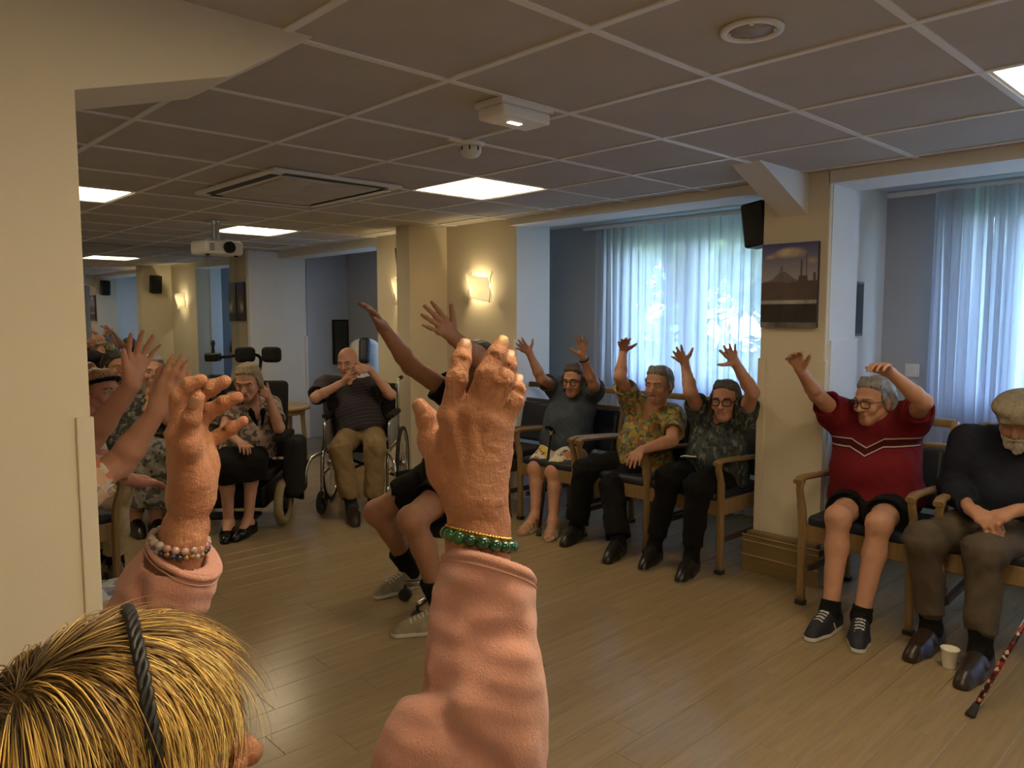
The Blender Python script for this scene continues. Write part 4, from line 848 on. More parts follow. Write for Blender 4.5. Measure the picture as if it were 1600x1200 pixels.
# ------------------------------------------------------------------ furniture
def chair_parts(t_, wd, pad, seatm):
    """armchair facing +x; origin on the floor under the seat"""
    sec = rsec(1, 1)
    for q in (-1, 1):
        y = q*.262
        bm = tube(bez([(.245, y, .012), (.248, y, .30), (.250, y, .44), (.262, y+q*.006, .54), (.285, y+q*.004, .615), (.268, y, .652)], 6), [.042]*6*3+[.036]*13, 12, False, None, rsec(.95, .78)); obj('leg', bm, wd, t_)
        bm = tube(bez([(-.285, y*.94, .012), (-.262, y*.94, .25), (-.245, y*.94, .44), (-.262, y*.94, .62), (-.335, y*.94, .945)], 7), .036, 12, False, None, rsec(.9, 1.05)); obj('leg', bm, wd, t_)
        bm = tube(bez([(-.275, y*.955, .625), (-.10, y, .642), (.10, y+q*.004, .655), (.255, y+q*.006, .662), (.312, y+q*.004, .648)], 6), .034, 12, False, None, rsec(1.35, .78, .4)); obj('armrest', bm, wd, t_)
        obj('glide', box(.222, .268, y-.023, y+.023, 0, .026, .005), MAT['rubber'], t_); obj('glide', box(-.308, -.262, y*.94-.02, y*.94+.02, 0, .024, .005), MAT['rubber'], t_)
    bm = box(.228, .256, -.245, .245, .335, .425, .006); 
    for q in (-1, 1): merge(bm, box(-.25, .235, q*.25-.012, q*.25+.012, .335, .425, .006))
    merge(bm, box(-.262, -.235, -.235, .235, .335, .425, .006)); obj('seat_rail', bm, wd, t_)
    for q in (-1, 1): obj('stretcher', box(-.25, .21, q*.24-.012, q*.24+.012, .17, .205, .005), MAT['darkwood'], t_)
    obj('seat', box(-.235, .262, -.238, .238, .415, .475, .026, None, 4), seatm, t_)
    bm = tube([(-.334, -.245, .932), (-.338, 0, .936), (-.334, .245, .932)], .034, 12, False, None, rsec(.8, 1.25)); merge(bm, tube([(-.305, -.245, .815), (-.309, 0, .815), (-.305, .245, .815)], .03, 12, False, None, rsec(.8, .9))); obj('top_rail', bm, wd, t_)
    bm = box(-.028, .028, -.222, .222, -.155, .155, .022, None, 4); o = obj('backrest', bm, pad, t_); o.location = (-.268, 0, .648); o.rotation_euler = (0, R(-12.5), 0)
    o.data.transform(Matrix.Identity(4))
CH0 = None
def armchair(x, y, rz, label, dark=False):
    t_ = thing('armchair', label, 'chair', (x, y, 0), rz, 'wooden armchairs')
    chair_parts(t_, MAT['darkwood'] if dark else MAT['chairwood'], MAT['vinyl'], MAT['vinyl'] if not dark else MAT['blackfab']); return t_
PI = math.pi
ac = armchair(3.95, 1.49, PI, 'wooden armchair with black vinyl pads under the person in the red shirt')
copy_thing(ac, (3.97, .86, 0), PI+.05, 'wooden armchair under the man in the flat cap')
copy_thing(ac, (4.06, 2.545, 0), PI-.02, 'wooden armchair under the woman in the dark patterned blouse, beside the pillar')
copy_thing(ac, (4.06, 3.075, 0), PI+.03, 'wooden armchair under the person in the bright flowered shirt')
copy_thing(ac, (4.06, 3.68, 0), PI+.02, 'wooden armchair under the woman in the slate blue cardigan')
armchair(4.02, 4.30, PI, 'dark wooden armchair with black back next to the woman in slate blue', True)
copy_thing(ac, (.36, 2.56, 0), 0, 'wooden armchair under the woman in the flowered sleeve behind the left pillar')
copy_thing(ac, (.88, 4.42, 0), .1, 'wooden armchair under the woman in beige trousers')
ch = armchair(1.95, 5.85, -.9, 'dark wooden armchair under the woman in the spotted dress', True)
copy_thing(ch, (1.80, 6.42, 0), -.6, 'dark wooden armchair under the dark haired person far on the left')
copy_thing(ac, (.10, .80, 0), -.39, 'wooden armchair under the blonde woman in the pink fleece')

# side table
t_ = thing('side_table', 'pale round topped wooden side table by the white wall', 'table', (3.78, 7.55, 0))
obj('table_top', lathe([(.27, .50), (.285, .51), (.285, .535), (.275, .545)], 40), MAT['tablewood'], t_)
for i in range(4):
    a = PI/4+i*PI/2; obj('leg', tube([(.23*math.cos(a), .23*math.sin(a), 0), (.20*math.cos(a), .20*math.sin(a), .505)], [.018, .026], 12), MAT['tablewood'], t_)
obj('apron', lathe([(.215, .45), (.225, .45), (.225, .502), (.215, .502)], 32), MAT['tablewood'], t_)

def wheel_mesh(r, w, hub=.03, spokes=14, c=(0, 0, 0)):
    """axis along y; tyre, then rim+spokes"""
    ring = [(r*math.cos(2*PI*i/36), 0, r*math.sin(2*PI*i/36)) for i in range(36)]
    ty = tube(ring, w, 8, True); rim = tube([(x*(1-w/r*1.4), y, z*(1-w/r*1.4)) for x, y, z in ring], w*.55, 6, True)
    for i in range(spokes):
        a = 2*PI*i/spokes; tube([(hub*.8*math.cos(a), (-1)**i*.012, hub*.8*math.sin(a)), (r*.93*math.cos(a), 0, r*.93*math.sin(a))], max(.002, w*.12), 5, False, rim)
    tube([(0, -.03, 0), (0, .03, 0)], hub, 14, False, rim)
    return ty, rim
def put_wheel(t_, name, x, y, z, r, w, rot=0, tyre=None, rimm=None, hub=.03, spokes=14):
    ty, rim = wheel_mesh(r, w, hub, spokes); o = obj(name, ty, tyre or MAT['rubber'], t_); o.location = (x, y, z); o.rotation_euler = (0, 0, rot)
    obj('rim', rim, rimm or MAT['chrome'], o)
# manual wheelchair (faces +x locally)
HS = POSE['stripe']['hips']; aw = math.atan2(-.72, -.69)
t_ = thing('wheelchair', 'folding wheelchair with chrome tubes under the man in the striped polo', 'wheelchair', (HS[0]+.0, HS[1]+.0, 0), aw)
obj('seat', box(-.22, .24, -.215, .215, .455, .485, .012), MAT['blackfab'], t_); o = obj('backrest', box(-.02, .015, -.215, .215, .49, .94, .012), MAT['blackfab'], t_); o.location = (-.24, 0, 0); o.rotation_euler = (0, R(-6), 0)
for q in (-1, 1):
    y = q*.245
    put_wheel(t_, 'drive_wheel', -.17, q*.29, .30, .285, .015, 0, None, None, .025, 20)
    put_wheel(t_, 'caster_wheel', .30, q*.25, .09, .072, .020, q*.12, None, MAT['black_plastic'], .02, 6)
    bm = tube(bez([(-.34, y, .97), (-.27, y, .93), (-.245, y, .5), (-.24, y, .30)], 5), .012, 8); tube([(-.24, y, .30), (.28, y, .30)], .012, 8, False, bm); tube(bez([(-.24, y, .46), (.15, y, .465), (.27, y, .44), (.30, y, .30), (.30, y, .19)], 6), .012, 8, False, bm)
    tube([(.30, y, .21), (.30, y, .10)], .015, 8, False, bm); tube(bez([(-.24, y, .70), (.05, y, .70), (.18, y, .68), (.20, y, .60), (.20, y, .47)], 5), .011, 8, False, bm)
    obj('frame_tube', bm, MAT['chrome'], t_)
    obj('armrest', box(-.22, .16, y-.03, y+.03, .705, .74, .012), MAT['blackfab'], t_)
    obj('side_panel', box(-.2, .19, y-.006, y+.006, .50, .69, .004), plain('grey_side_panel', (.30, .30, .29), .4), t_)
    obj('hand_grip', tube([(-.36, y, .972), (-.45, y, .975)], .017, 10), MAT['rubber'], t_)
    bm = tube(bez([(.30, y, .46), (.36, y*1.15, .45), (.42, y*1.3, .40), (.46, y*1.42, .20)], 5), .013, 8); obj('leg_support', bm, MAT['chrome'], t_)
    o = obj('footplate', box(-.012, .012, -.085, .085, -.12, .10, .008), MAT['black_plastic'], t_); o.location = (.44, q*.42, .27); o.rotation_euler = (.1*q, .15, .3*q)
bm = tube([(-.15, -.24, .20), (.15, .24, .45)], .012, 8); tube([(-.15, .24, .20), (.15, -.24, .45)], .012, 8, False, bm); obj('cross_brace', bm, MAT['black_plastic'], t_)
# power wheelchair under the woman in the skirt
HK = POSE['skirt']['hips']; aw = math.atan2(-.76, -.65)
t_ = thing('power_wheelchair', 'black electric wheelchair with headrest pads under the woman in the black skirt', 'wheelchair', (HK[0], HK[1], 0), aw)
obj('seat', box(-.25, .25, -.24, .24, .34, .41, .03, None, 3), MAT['blackfab'], t_); o = obj('backrest', box(-.05, .05, -.23, .23, 0, .58, .035, None, 3), MAT['blackfab'], t_); o.location = (-.27, 0, .42); o.rotation_euler = (0, R(-9), 0)
obj('base', box(-.34, .22, -.20, .20, .14, .31, .03, None, 3), MAT['black_plastic'], t_); obj('seat_post', box(-.06, .06, -.08, .08, .30, .35), MAT['black_plastic'], t_)
for q in (-1, 1):
    put_wheel(t_, 'drive_wheel', .12, q*.29, .165, .135, .032, 0, MAT['tyre'], MAT['black_plastic'], .05, 6); put_wheel(t_, 'caster_wheel', -.34, q*.22, .085, .065, .022, 0, None, MAT['black_plastic'], .02, 5)
    obj('armrest', box(-.18, .17, q*.275-.04, q*.275+.04, .60, .65, .015), MAT['blackfab'], t_); obj('arm_post', tube(bez([(-.2, q*.26, .42), (-.21, q*.275, .55), (-.15, q*.275, .61)], 4), .014, 8), MAT['black_plastic'], t_)
    o = obj('headrest_pad', box(-.045, .045, -.075, .075, -.06, .06, .035, None, 4), MAT['blackfab'], t_); o.location = (-.40, q*.10, 1.19); o.rotation_euler = (0, 0, q*-.35)
obj('headrest_bar', tube(bez([(-.34, 0, .95), (-.42, 0, 1.06), (-.44, 0, 1.17), (-.43, -.10, 1.19), (-.40, -.30, 1.17)], 5), .013, 8), MAT['black_plastic'], t_)
obj('joystick_box', box(-.05, .06, -.05, .05, -.03, .035, .012), MAT['black_plastic'], t_).location = (-.40, -.34, 1.17)
obj('joystick', lathe([(.014, 0), (.010, .05), (.018, .075), (.012, .10)], 12), MAT['rubber'], t_).location = (-.40, -.34, 1.20)
obj('side_bag', box(-.13, .17, .30, .42, .19, .62, .05, None, 4), MAT['blackfab'], t_); obj('footplate', box(.22, .36, -.17, .17, .10, .125, .006), MAT['black_plastic'], t_)
# recliner with white cover far behind
t_ = thing('recliner_chair', 'tall white backed recliner with a black head pad behind the bald man', 'chair', (4.28, 6.86, 0), math.atan2(-.75, -.66))
G = Field(); G.rc((-.32, -.0, .55), (-.46, 0, 1.16), .10, .09, .05); V, Q = G.mesh(.012)
V[:, 1] *= 1.75; V[:, 0] = -.4+(V[:, 0]+.4)*.8; obj('backrest', mesh_np('backrest', V, Q, [plain('white_cover', (.72, .70, .66), .8, 0, .08, 6, .2, 40)]), None, t_)
obj('seat', box(-.30, .26, -.25, .25, .38, .50, .04, None, 3), MAT['vinylblue'], t_); obj('base', box(-.28, .22, -.22, .22, .10, .38, .02), MAT['black_plastic'], t_)
for q in (-1, 1): obj('armrest', box(-.28, .22, q*.29-.04, q*.29+.04, .50, .66, .025, None, 3), MAT['vinylblue'], t_)
for q in (-1, 1):
    for x_ in (-.24, .18): obj('caster_wheel', tube([(x_, q*.2-.02, .05), (x_, q*.2+.02, .05)], .05, 16), MAT['rubber'], t_)
o = obj('head_pad', box(-.05, .05, -.06, .06, -.14, .14, .04, None, 4), MAT['vinyl'], t_); o.location = (-.31, .02, 1.12); o.rotation_euler = (0, R(-14), 0)
# instructor's stool
HI = POSE['instr']['hips']
t_ = thing('rolling_stool', 'rolling stool with a metal star base under the man in black', 'stool', (HI[0]-.02, HI[1]+.0, 0), R(10))
obj('seat', lathe([(.16, .40), (.19, .41), (.195, .45), (.17, .47), (.02, .472)], 32), MAT['blackfab'], t_); obj('gas_column', lathe([(.028, .10), (.028, .26), (.018, .26), (.018, .40)], 16), MAT['chrome'], t_); obj('hub', lathe([(.045, .085), (.05, .12), (.035, .15)], 20), MAT['chrome'], t_)
SA = math.atan2(3.145-HI[1], 2.278-HI[0]+.02)-R(10)
for i in range(5):
    a = SA+i*2*PI/5; e = (.27*math.cos(a), .27*math.sin(a)); o = obj('base_arm', tube([(.03*math.cos(a), .03*math.sin(a), .115), (e[0], e[1], .092)], .016, 8, False, None, rsec(1.5, 1.6)), MAT['chrome'], t_)
    bm = tube([(e[0]-.018*math.sin(a), e[1]+.018*math.cos(a), .032), (e[0]+.018*math.sin(a), e[1]-.018*math.cos(a), .032)], .032, 16); merge(bm, lathe([(.008, .05), (.008, .09)], 8, *e)); obj('caster_wheel', bm, MAT['rubber'], t_)

# small things on or near people
t_ = thing('paper_cup', 'small white paper cup on the floor between the brown loafers', 'cup', (3.475, .985, 0), .4)
obj('cup_wall', lathe([(.001, .001), (.026, .001), (.0265, .003), (.0355, .078), (.0375, .080), (.0375, .083), (.0345, .083), (.0338, .078), (.0255, .008), (.001, .007)], 32), plain('paper_cup_white', (.80, .76, .66), .6, 0, .04), t_)
obj('printed_mark', box(-.012, .012, -.0325, -.0312, .02, .028), plain('dark_print', (.1, .08, .07), .6), t_)
t = NT('red_patterned_shaft'); co = t.coord('Object', (1, 1, 1)); v = t.new('ShaderNodeTexVoronoi'); v.inputs['Scale'].default_value = 75; t.l(co, v.inputs['Vector']); 
t.base(t.ramp(v.outputs['Color'], [(.0, (.20, .01, .012)), (.45, (.42, .02, .02)), (.55, (.02, .01, .01)), (.75, (.6, .45, .36))], 'CONSTANT')); t.b.inputs['Roughness'].default_value = .3; MAT['caneshaft'] = t.m
def walking_cane(a, b, label, shaft, hand, handle=None, rt_=.0095):
    a, b = Vector(a), Vector(b); t_ = thing('walking_cane', label, 'cane', a); d = (b-a); L = d.length; rot = d.to_track_quat('Z', 'Y').to_euler()
    for nm, bm, m in (('shaft', tube([(0, 0, .03), (0, 0, L)], rt_, 14), shaft), ('rubber_tip', lathe([(.017, 0), (.0175, .012), (.0135, .032), (.012, .055)], 20), MAT['rubber'])):
        o = obj(nm, bm, m, t_); o.rotation_euler = rot
    o = obj('handle', tube(bez([(hand[0]*-.045, hand[1]*-.045, L+.006), (0, 0, L+.012), (hand[0]*.05, hand[1]*.05, L+.01), (hand[0]*.085, hand[1]*.085, L-.004)], 5), [.012]*5+[.0155]*6+[.013]*5, 12), handle or MAT['black_plastic'], t_); o.rotation_euler = rot
    o = obj('collar', lathe([(.0125, L-.035), (.0125, L-.012), (.014, L-.01), (.014, L)], 16), MAT['chrome'], t_); o.rotation_euler = rot
    return t_
walking_cane((3.086, .80, 0), (3.58, .60, .62), 'red patterned walking cane with black rubber tip leaning at the lower right corner', MAT['caneshaft'], (1, 0))
walking_cane((3.60, 3.545, 0), (3.905, 3.72, .665), 'dark walking cane with black handle held upright between the sandals', MAT['black_plastic'], (.2, 1))
o = obj('phone', box(-.035, .035, -.065, .065, -.004, .004, .004, None, 3), MAT['whitepl']); tag(o, 'small white folded pouch on the lap of the woman in the dark blouse', 'pouch'); o.name = 'pouch'
PHONE = o
# ------------------------------------------------------------------ people materials
MAT['eyewhite'] = plain('eye_white', (.30, .26, .23), .3, 0, .03); MAT['iris'] = plain('dark_iris', (.03, .018, .01), .15, 0, .1); MAT['brow'] = plain('grey_brow', (.12, .085, .065), .9, 0, .3, 200); MAT['lip'] = plain('lip_skin', (.36, .14, .11), .5, 0, .1, 60); MAT['lid'] = plain('eyelid_skin', (.34, .19, .13), .6, 0, .1, 60)
def skin(name, c, red=.2, bump=.15):
    t = NT('skin_'+name); co = t.coord(attr='tc'); f = t.noise(co, 14, 4, .6); g = t.noise(co, 60, 3)
    a = t.ramp(f, [(.3, tuple(x*.86 for x in c)), (.7, tuple(min(1, x*1.08) for x in c))]); r_ = (min(1, c[0]*1.02), c[1]*(1-red), c[2]*(1-red*1.1))
    t.base(t.mix(g, a, r_)); t.b.inputs['Roughness'].default_value = .52; t.b.inputs['Specular IOR Level'].default_value = .35
    t.bump(t.noise(co, 160, 4, .6), bump, .002); return t.m
def hairm(name, c1, c2):
    t = NT('hair_'+name); co = t.coord(attr='tc', scale=(38, 14, 9)); f = t.noise(co, 4, 5, .65, .6); t.base(t.ramp(f, [(.32, c1), (.68, c2)])); t.b.inputs['Roughness'].default_value = .55; t.bump(f, .5, .004); return t.m
def cloth(name, c, var=.15, rough=.85, scale=14): 
    t = NT(name); co = t.coord(attr='tc'); f = t.noise(co, scale, 4); t.base(t.ramp(f, [(.3, tuple(x*(1-var) for x in c)), (.7, tuple(x*(1+var) for x in c))])); t.b.inputs['Roughness'].default_value = rough; t.b.inputs['Specular IOR Level'].default_value = .25
    t.bump(t.noise(co, 500, 2), .15, .001); return t.m
def print_(name, base, cols, scale=22, base_frac=.3, warp=.35, stretch=(1, 1, 1)):
    """irregular printed blotches in several colours"""
    t = NT(name); co = t.coord(attr='tc', scale=stretch); n = t.new('ShaderNodeTexNoise'); n.inputs['Scale'].default_value = scale*.8; t.l(co, n.inputs['Vector'])
    ad = t.new('ShaderNodeVectorMath', operation='MULTIPLY_ADD'); t.l(n.outputs['Color'], ad.inputs[0]); ad.inputs[1].default_value = (warp/scale*4,)*3; t.l(co, ad.inputs[2])
    v = t.new('ShaderNodeTexVoronoi'); v.inputs['Scale'].default_value = scale; t.l(ad.outputs[0], v.inputs['Vector']); sx = t.new('ShaderNodeSeparateColor'); t.l(v.outputs['Color'], sx.inputs[0])
    k = len(cols); stops = [(0, base)]+[(base_frac+(1-base_frac)*i/k, c) for i, c in enumerate(cols)]
    c = t.ramp(sx.outputs[0], stops, 'CONSTANT'); d = t.noise(co, scale*3, 3); t.base(t.mix(t.math('MULTIPLY', d, .35), c, base)); t.b.inputs['Roughness'].default_value = .8; t.b.inputs['Specular IOR Level'].default_value = .25; return t.m
BLK = cloth('black_cloth', (.0045, .0045, .005), .15, .9); BLKSHOE = plain('black_leather', (.012, .011, .011), .35, 0, .2, 30); WHITESOLE = plain('white_sole', (.62, .60, .56), .6)
def P(name): 
    J = POSE[name]; return {k: v for k, v in J.items()}
# 1 red shirt
t = NT('maroon_polo'); co = t.coord(attr='tc'); sx = t.new('ShaderNodeSeparateXYZ'); t.l(co, sx.inputs[0]); ax = t.math('ABSOLUTE', sx.outputs[0])
zig = t.math('MULTIPLY', t.math('MAXIMUM', t.math('SUBTRACT', .075, ax), 0), .55)
h = t.math('ADD', sx.outputs[2], zig); body = t.mix(t.noise(co, 12, 4), (.125, .007, .012), (.17, .011, .016)); dark = t.mix(t.noise(co, 12, 3), (.05, .004, .006), (.07, .005, .008))
def band(lo, hi): return t.math('MULTIPLY', t.math('GREATER_THAN', h, lo), t.math('LESS_THAN', h, hi))
front = t.math('GREATER_THAN', sx.outputs[1], .02)
c = t.mix(t.math('MULTIPLY', band(-.135, -.085), front), body, dark)
for z in (-.090, -.126): c = t.mix(t.math('MULTIPLY', band(z-.0028, z+.0028), front), c, (.55, .40, .36))
t.base(c); t.b.inputs['Roughness'].default_value = .85; t.b.inputs['Specular IOR Level'].default_value = .2
SK = skin('fair', (.50, .29, .19)); SK2 = skin('warm', (.47, .26, .165)); SK3 = skin('tan', (.36, .195, .115)); SK4 = skin('pale', (.55, .33, .23))
red = person('person', 'person with grey hair and glasses in a maroon polo shirt, both arms raised', P('red'),
    dict(fat=1.22, belly=.05, hair=dict(len=.035, fwd=-.05, fringe=.0, flare=.004), glasses=True, top=dict(sleeve=.62, sr=.072, hem=-.02, collar=True, flare=.012), bottom=dict(kind='shorts', to=.72, w=.095), shoe=dict(kind='trainer', s=1.0, sole=.022, flash=True), sock=.12, mouth=.002),
    dict(skin=SK, hair=hairm('grey', (.085, .08, .075), (.34, .32, .30)), top=t.m, bottom=BLK, shoe=plain('navy_mesh', (.012, .014, .025), .7, 0, .3, 60, .3, 300), sole=WHITESOLE, sock=BLK))
# 2 flat cap man
cap = person('person', 'bearded man in a flat cap and navy jumper sitting with clasped hands', P('cap'),
    dict(fem=False, fat=1.08, belly=.03, hand=.185, hair=dict(bald=True), eyes=True, top=dict(name='jumper', sleeve=1.86, sr=.066, hem=-.05, neck=-.03, wr=.005), bottom=dict(kind='trousers', to=.80, w=.062, cuff=True, wr=.006), sock=.3, shoe=dict(kind='loafer', s=1.12, sole=.012)),
    dict(skin=SK2, hair=hairm('white', (.30, .28, .25), (.55, .52, .47)), top=cloth('navy_wool', (.012, .014, .026)), bottom=cloth('brown_trousers', (.085, .065, .045)), sock=BLK, shoe=plain('brown_leather', (.028, .016, .010), .35, 0, .3, 40, .2, 120)))
def attach(fr, name, G, mat, h=.005, label=None):
    V, Q = G.mesh(h); o = obj(name, mesh_np(name, V, Q, [mat], None, {'tc': ('FLOAT_VECTOR', (V-fr['hc'])@fr['HM'].T)}), None, fr['root'])
    if label: o['label'] = label
    return o
hp = cap['hp']; G = Field(); G.ell(hp(0, .0, .075), (.098, .122, .050), cap['HM'], .03); G.ell(hp(0, .045, .078), (.085, .085, .036), cap['HM'], .03); G.rc(hp(-.04, .125, .045), hp(.04, .125, .045), .010, .010, .03); G.rc(hp(-.05, .095, .05), hp(.05, .095, .05), .016, .016, .02); G.ell(hp(0, -.012, .015), (.076, .096, .055), cap['HM'], .01, '-'); G.disp = wob(.0015, 60, 4)
attach(cap, 'flat_cap', G, cloth('tweed', (.22, .18, .13), .25, .9, 60), .005, 'light brown flat cap')
G = Field(); G.rc(hp(0, .06, -.088), hp(0, .068, -.118), .038, .022, .02)
for q in (-1, 1): G.rc(hp(q*.062, .02, -.04), hp(q*.03, .062, -.095), .016, .024, .02); G.rc(hp(q*.005, .103, -.050), hp(q*.032, .082, -.066), .0075, .007, .008)
G.rc(hp(-.018, .1, -.066), hp(.018, .1, -.066), .006, .006, .006, '-'); G.disp = wob(.0022, 150, 6); attach(cap, 'beard', G, hairm('beard', (.38, .34, .28), (.62, .57, .50)), .004, 'short white beard')
def wristband(fr, s, name, mat, off=.0, r=.031, w=.009, face=None):
    J = fr['J']; a = J['wr'+s]+(J['el'+s]-J['wr'+s])*off; ax = un(J['el'+s]-J['wr'+s]); n = J['hn'+s]; n = un(n-ax*(n@ax)); m = np.cross(ax, n)
    o = obj(name, tube([a+n*math.cos(q)*r+m*math.sin(q)*r for q in [2*PI*i/24 for i in range(24)]], w, 8, True), mat, fr['root'])
    if face:
        b = lathe([(.017, 0), (.0185, .004), (.016, .009), (.001, .009)], 20); q = Vector(-n).to_track_quat('Z', 'Y').to_matrix().to_4x4(); b.transform(Matrix.Translation(Vector(a-n*(r+w*.4)))@q); obj('watch_face', b, face, o)
    return o
wristband(cap, 'L', 'wristwatch', BLKSHOE, .12, .031, .007, MAT['chrome'])
# 3 dark patterned blouse
dark = person('person', 'woman with long dark grey hair and glasses in a dark patterned blouse, arms raised', P('dark'),
    dict(fat=1.0, belly=.045, hand=.165, hair=dict(len=.10, fringe=.005, flare=.016, fwd=-.015), glasses=True, gr=.0028, top=dict(name='blouse', sleeve=.55, sr=.066, hem=-.09, flare=.01, wr=.005), bottom=dict(kind='trousers', to=.82, w=.058), sock=.3, shoe=dict(kind='loafer', sole=.012)),
    dict(skin=SK, hair=hairm('darkgrey', (.03, .027, .025), (.11, .10, .095)), top=print_('dark_floral', (.035, .042, .045), [(.06, .075, .075), (.16, .19, .17), (.03, .03, .03), (.10, .10, .075), (.05, .07, .08)], 55, .3, .6, (1, 1, .4)), bottom=BLK, sock=BLK, shoe=BLKSHOE, sole=plain('pale_sole', (.30, .26, .22), .6)))
PHONE.location = (3.885, 2.535, .640); PHONE.rotation_euler = (.1, .25, .9)
# 4 flowered shirt
flow = person('person', 'laughing person with short grey hair in a bright flowered shirt, one arm raised', P('flower'),
    dict(fat=1.02, belly=.04, hand=.172, hair=dict(len=.0, fringe=.0), mouth=.010, top=dict(sleeve=.66, sr=.068, hem=-.08, collar=True, neck=.02, flare=.015, wr=.005), bottom=dict(kind='trousers', to=.93, w=.078, wr=.005), sock=.2, shoe=dict(kind='loafer', sole=.012)),
    dict(skin=SK2, hair=hairm('midgrey', (.10, .085, .07), (.27, .24, .21)), top=print_('hawaiian_print', (.30, .26, .08), [(.42, .27, .05), (.06, .11, .07), (.34, .07, .035), (.10, .16, .17), (.42, .34, .16), (.05, .08, .05), (.33, .15, .04)], 46, .2), bottom=BLK, sock=BLK, shoe=BLKSHOE))
# 5 slate blue cardigan
t = NT('sketch_print'); co = t.coord(attr='tc'); sx = t.new('ShaderNodeSeparateXYZ'); t.l(co, sx.inputs[0]); f = t.noise(co, 16, 4, .6, .4); f2 = t.noise(co, 9, 2)
c = t.mix(t.math('GREATER_THAN', f2, .56), (.66, .60, .48), (.72, .48, .06)); c = t.mix(t.math('GREATER_THAN', f, .60), c, (.08, .08, .09)); c = t.mix(t.math('GREATER_THAN', t.noise(co, 13, 1), .64), c, (.6, .2, .16)); t.base(c); t.b.inputs['Roughness'].default_value = .8
blue = person('person', 'woman with short brown hair and glasses in a slate blue cardigan and white print shorts', P('blue'),
    dict(fat=1.06, belly=.045, hand=.165, hair=dict(len=.01, fringe=.02), glasses=True, mouth=.006, top=dict(name='cardigan', sleeve=.6, sr=.068, hem=-.10, neck=.015, flare=.02), bottom=dict(kind='shorts', to=.93, w=.09, name='shorts'), sandal=True, shoe=dict(kind='sandal', sole=0), leg=.92),
    dict(skin=SK2, hair=hairm('brown', (.03, .016, .009), (.10, .055, .03)), top=cloth('slate_cloth', (.055, .068, .088)), bottom=t.m, shoe=plain('cream_leather', (.45, .37, .25), .5)))
wristband(blue, 'L', 'wristwatch', MAT['black_plastic'], .12, .029, .007)
tp = blue['tp']
obj('button', lathe([(.007, 0), (.007, .003), (.001, .004)], 12), MAT['whitepl'], blue['root']).location = Vector(tp(.02, .165, .22))
# 6 instructor in black
ins = person('person', 'man in black shirt and shorts on a rolling stool, arms raised', P('instr'),
    dict(fem=False, fat=1.05, hand=.195, hair=dict(len=0, fringe=.02, tuft=0), top=dict(name='t_shirt', sleeve=.45, sr=.078, hem=-.08), bottom=dict(kind='shorts', to=.66, w=.10), sock=.36, shoe=dict(kind='trainer', s=1.2, sole=.02), arm=1.18, leg=1.1, hfat=1.1),
    dict(skin=SK3, hair=hairm('shortbrown', (.035, .024, .014), (.09, .06, .035)), top=BLK, bottom=BLK, sock=BLK, shoe=plain('cream_trainer', (.27, .22, .135), .6, 0, .15, 30), sole=plain('cream_sole', (.58, .53, .43), .6)))
# 7 bald man in the wheelchair
t = NT('striped_polo'); co = t.coord(attr='tc'); sx = t.new('ShaderNodeSeparateXYZ'); t.l(co, sx.inputs[0]); s_ = t.math('SINE', t.math('MULTIPLY', sx.outputs[2], 200)); c = t.ramp(s_, [(.45, (.020, .017, .028)), (.8, (.055, .036, .038))]); t.base(c); t.b.inputs['Roughness'].default_value = .85; STRIPE = t.m
stp = person('person', 'bald man in a dark striped polo and khaki trousers with hands held before his mouth', P('stripe'),
    dict(fem=False, fat=1.1, belly=.03, hand=.18, hair=dict(bald=True), eyes=True, top=dict(name='polo_shirt', sleeve=.80, sr=.078, hem=-.03, collar=True), bottom=dict(kind='trousers', to=.86, w=.076, wr=.004), sock=.3, shoe=dict(kind='loafer', s=1.08, sole=.012), h=.0055),
    dict(skin=SK4, hair=hairm('fringewhite', (.35, .31, .26), (.5, .46, .4)), top=STRIPE, bottom=cloth('khaki', (.27, .19, .095)), sock=cloth('charcoal_sock', (.035, .035, .037)), shoe=plain('dark_brown_leather', (.03, .018, .012), .4)))
# 8 woman in black skirt
skt = person('person', 'woman with short fair hair in a pale printed blouse and black skirt, head bowed', P('skirt'),
    dict(fat=1.05, belly=.03, hand=.165, hair=dict(len=.02, fringe=.01, flare=.004, fwd=-.015), eyes=True, top=dict(name='blouse', sleeve=.72, sr=.070, hem=.0, flare=.015, neck=.04), bottom=dict(kind='skirt', to=.22, w=.085), shoe=dict(kind='pump', sole=.008), leg=.9, h=.0055),
    dict(skin=SK4, hair=hairm('ashblond', (.16, .12, .07), (.40, .32, .19)), top=print_('pink_leaf_print', (.40, .31, .26), [(.10, .075, .07), (.46, .37, .31), (.30, .20, .18), (.03, .03, .03)], 40, .3), bottom=BLK, shoe=plain('patent_black', (.01, .01, .01), .12)))
hp, tp = skt['hp'], skt['tp']; G = Field(); sm_ = skt['sm']; fw_ = skt['M'][1]; up_ = skt['M'][2]; rt_ = skt['M'][0]
for q in (-1, 1): G.path([sm_+rt_*q*.03-fw_*.07+up_*.05, sm_+rt_*q*.07+up_*.06, sm_+rt_*q*.045+fw_*.10-up_*.03, sm_+rt_*q*.012+fw_*.145-up_*.14, sm_+rt_*q*.016+fw_*.16-up_*.24], [.016, .018, .017, .016, .012], .015)
attach(skt, 'scarf', G, BLK, .006, 'narrow black scarf hanging down the front')
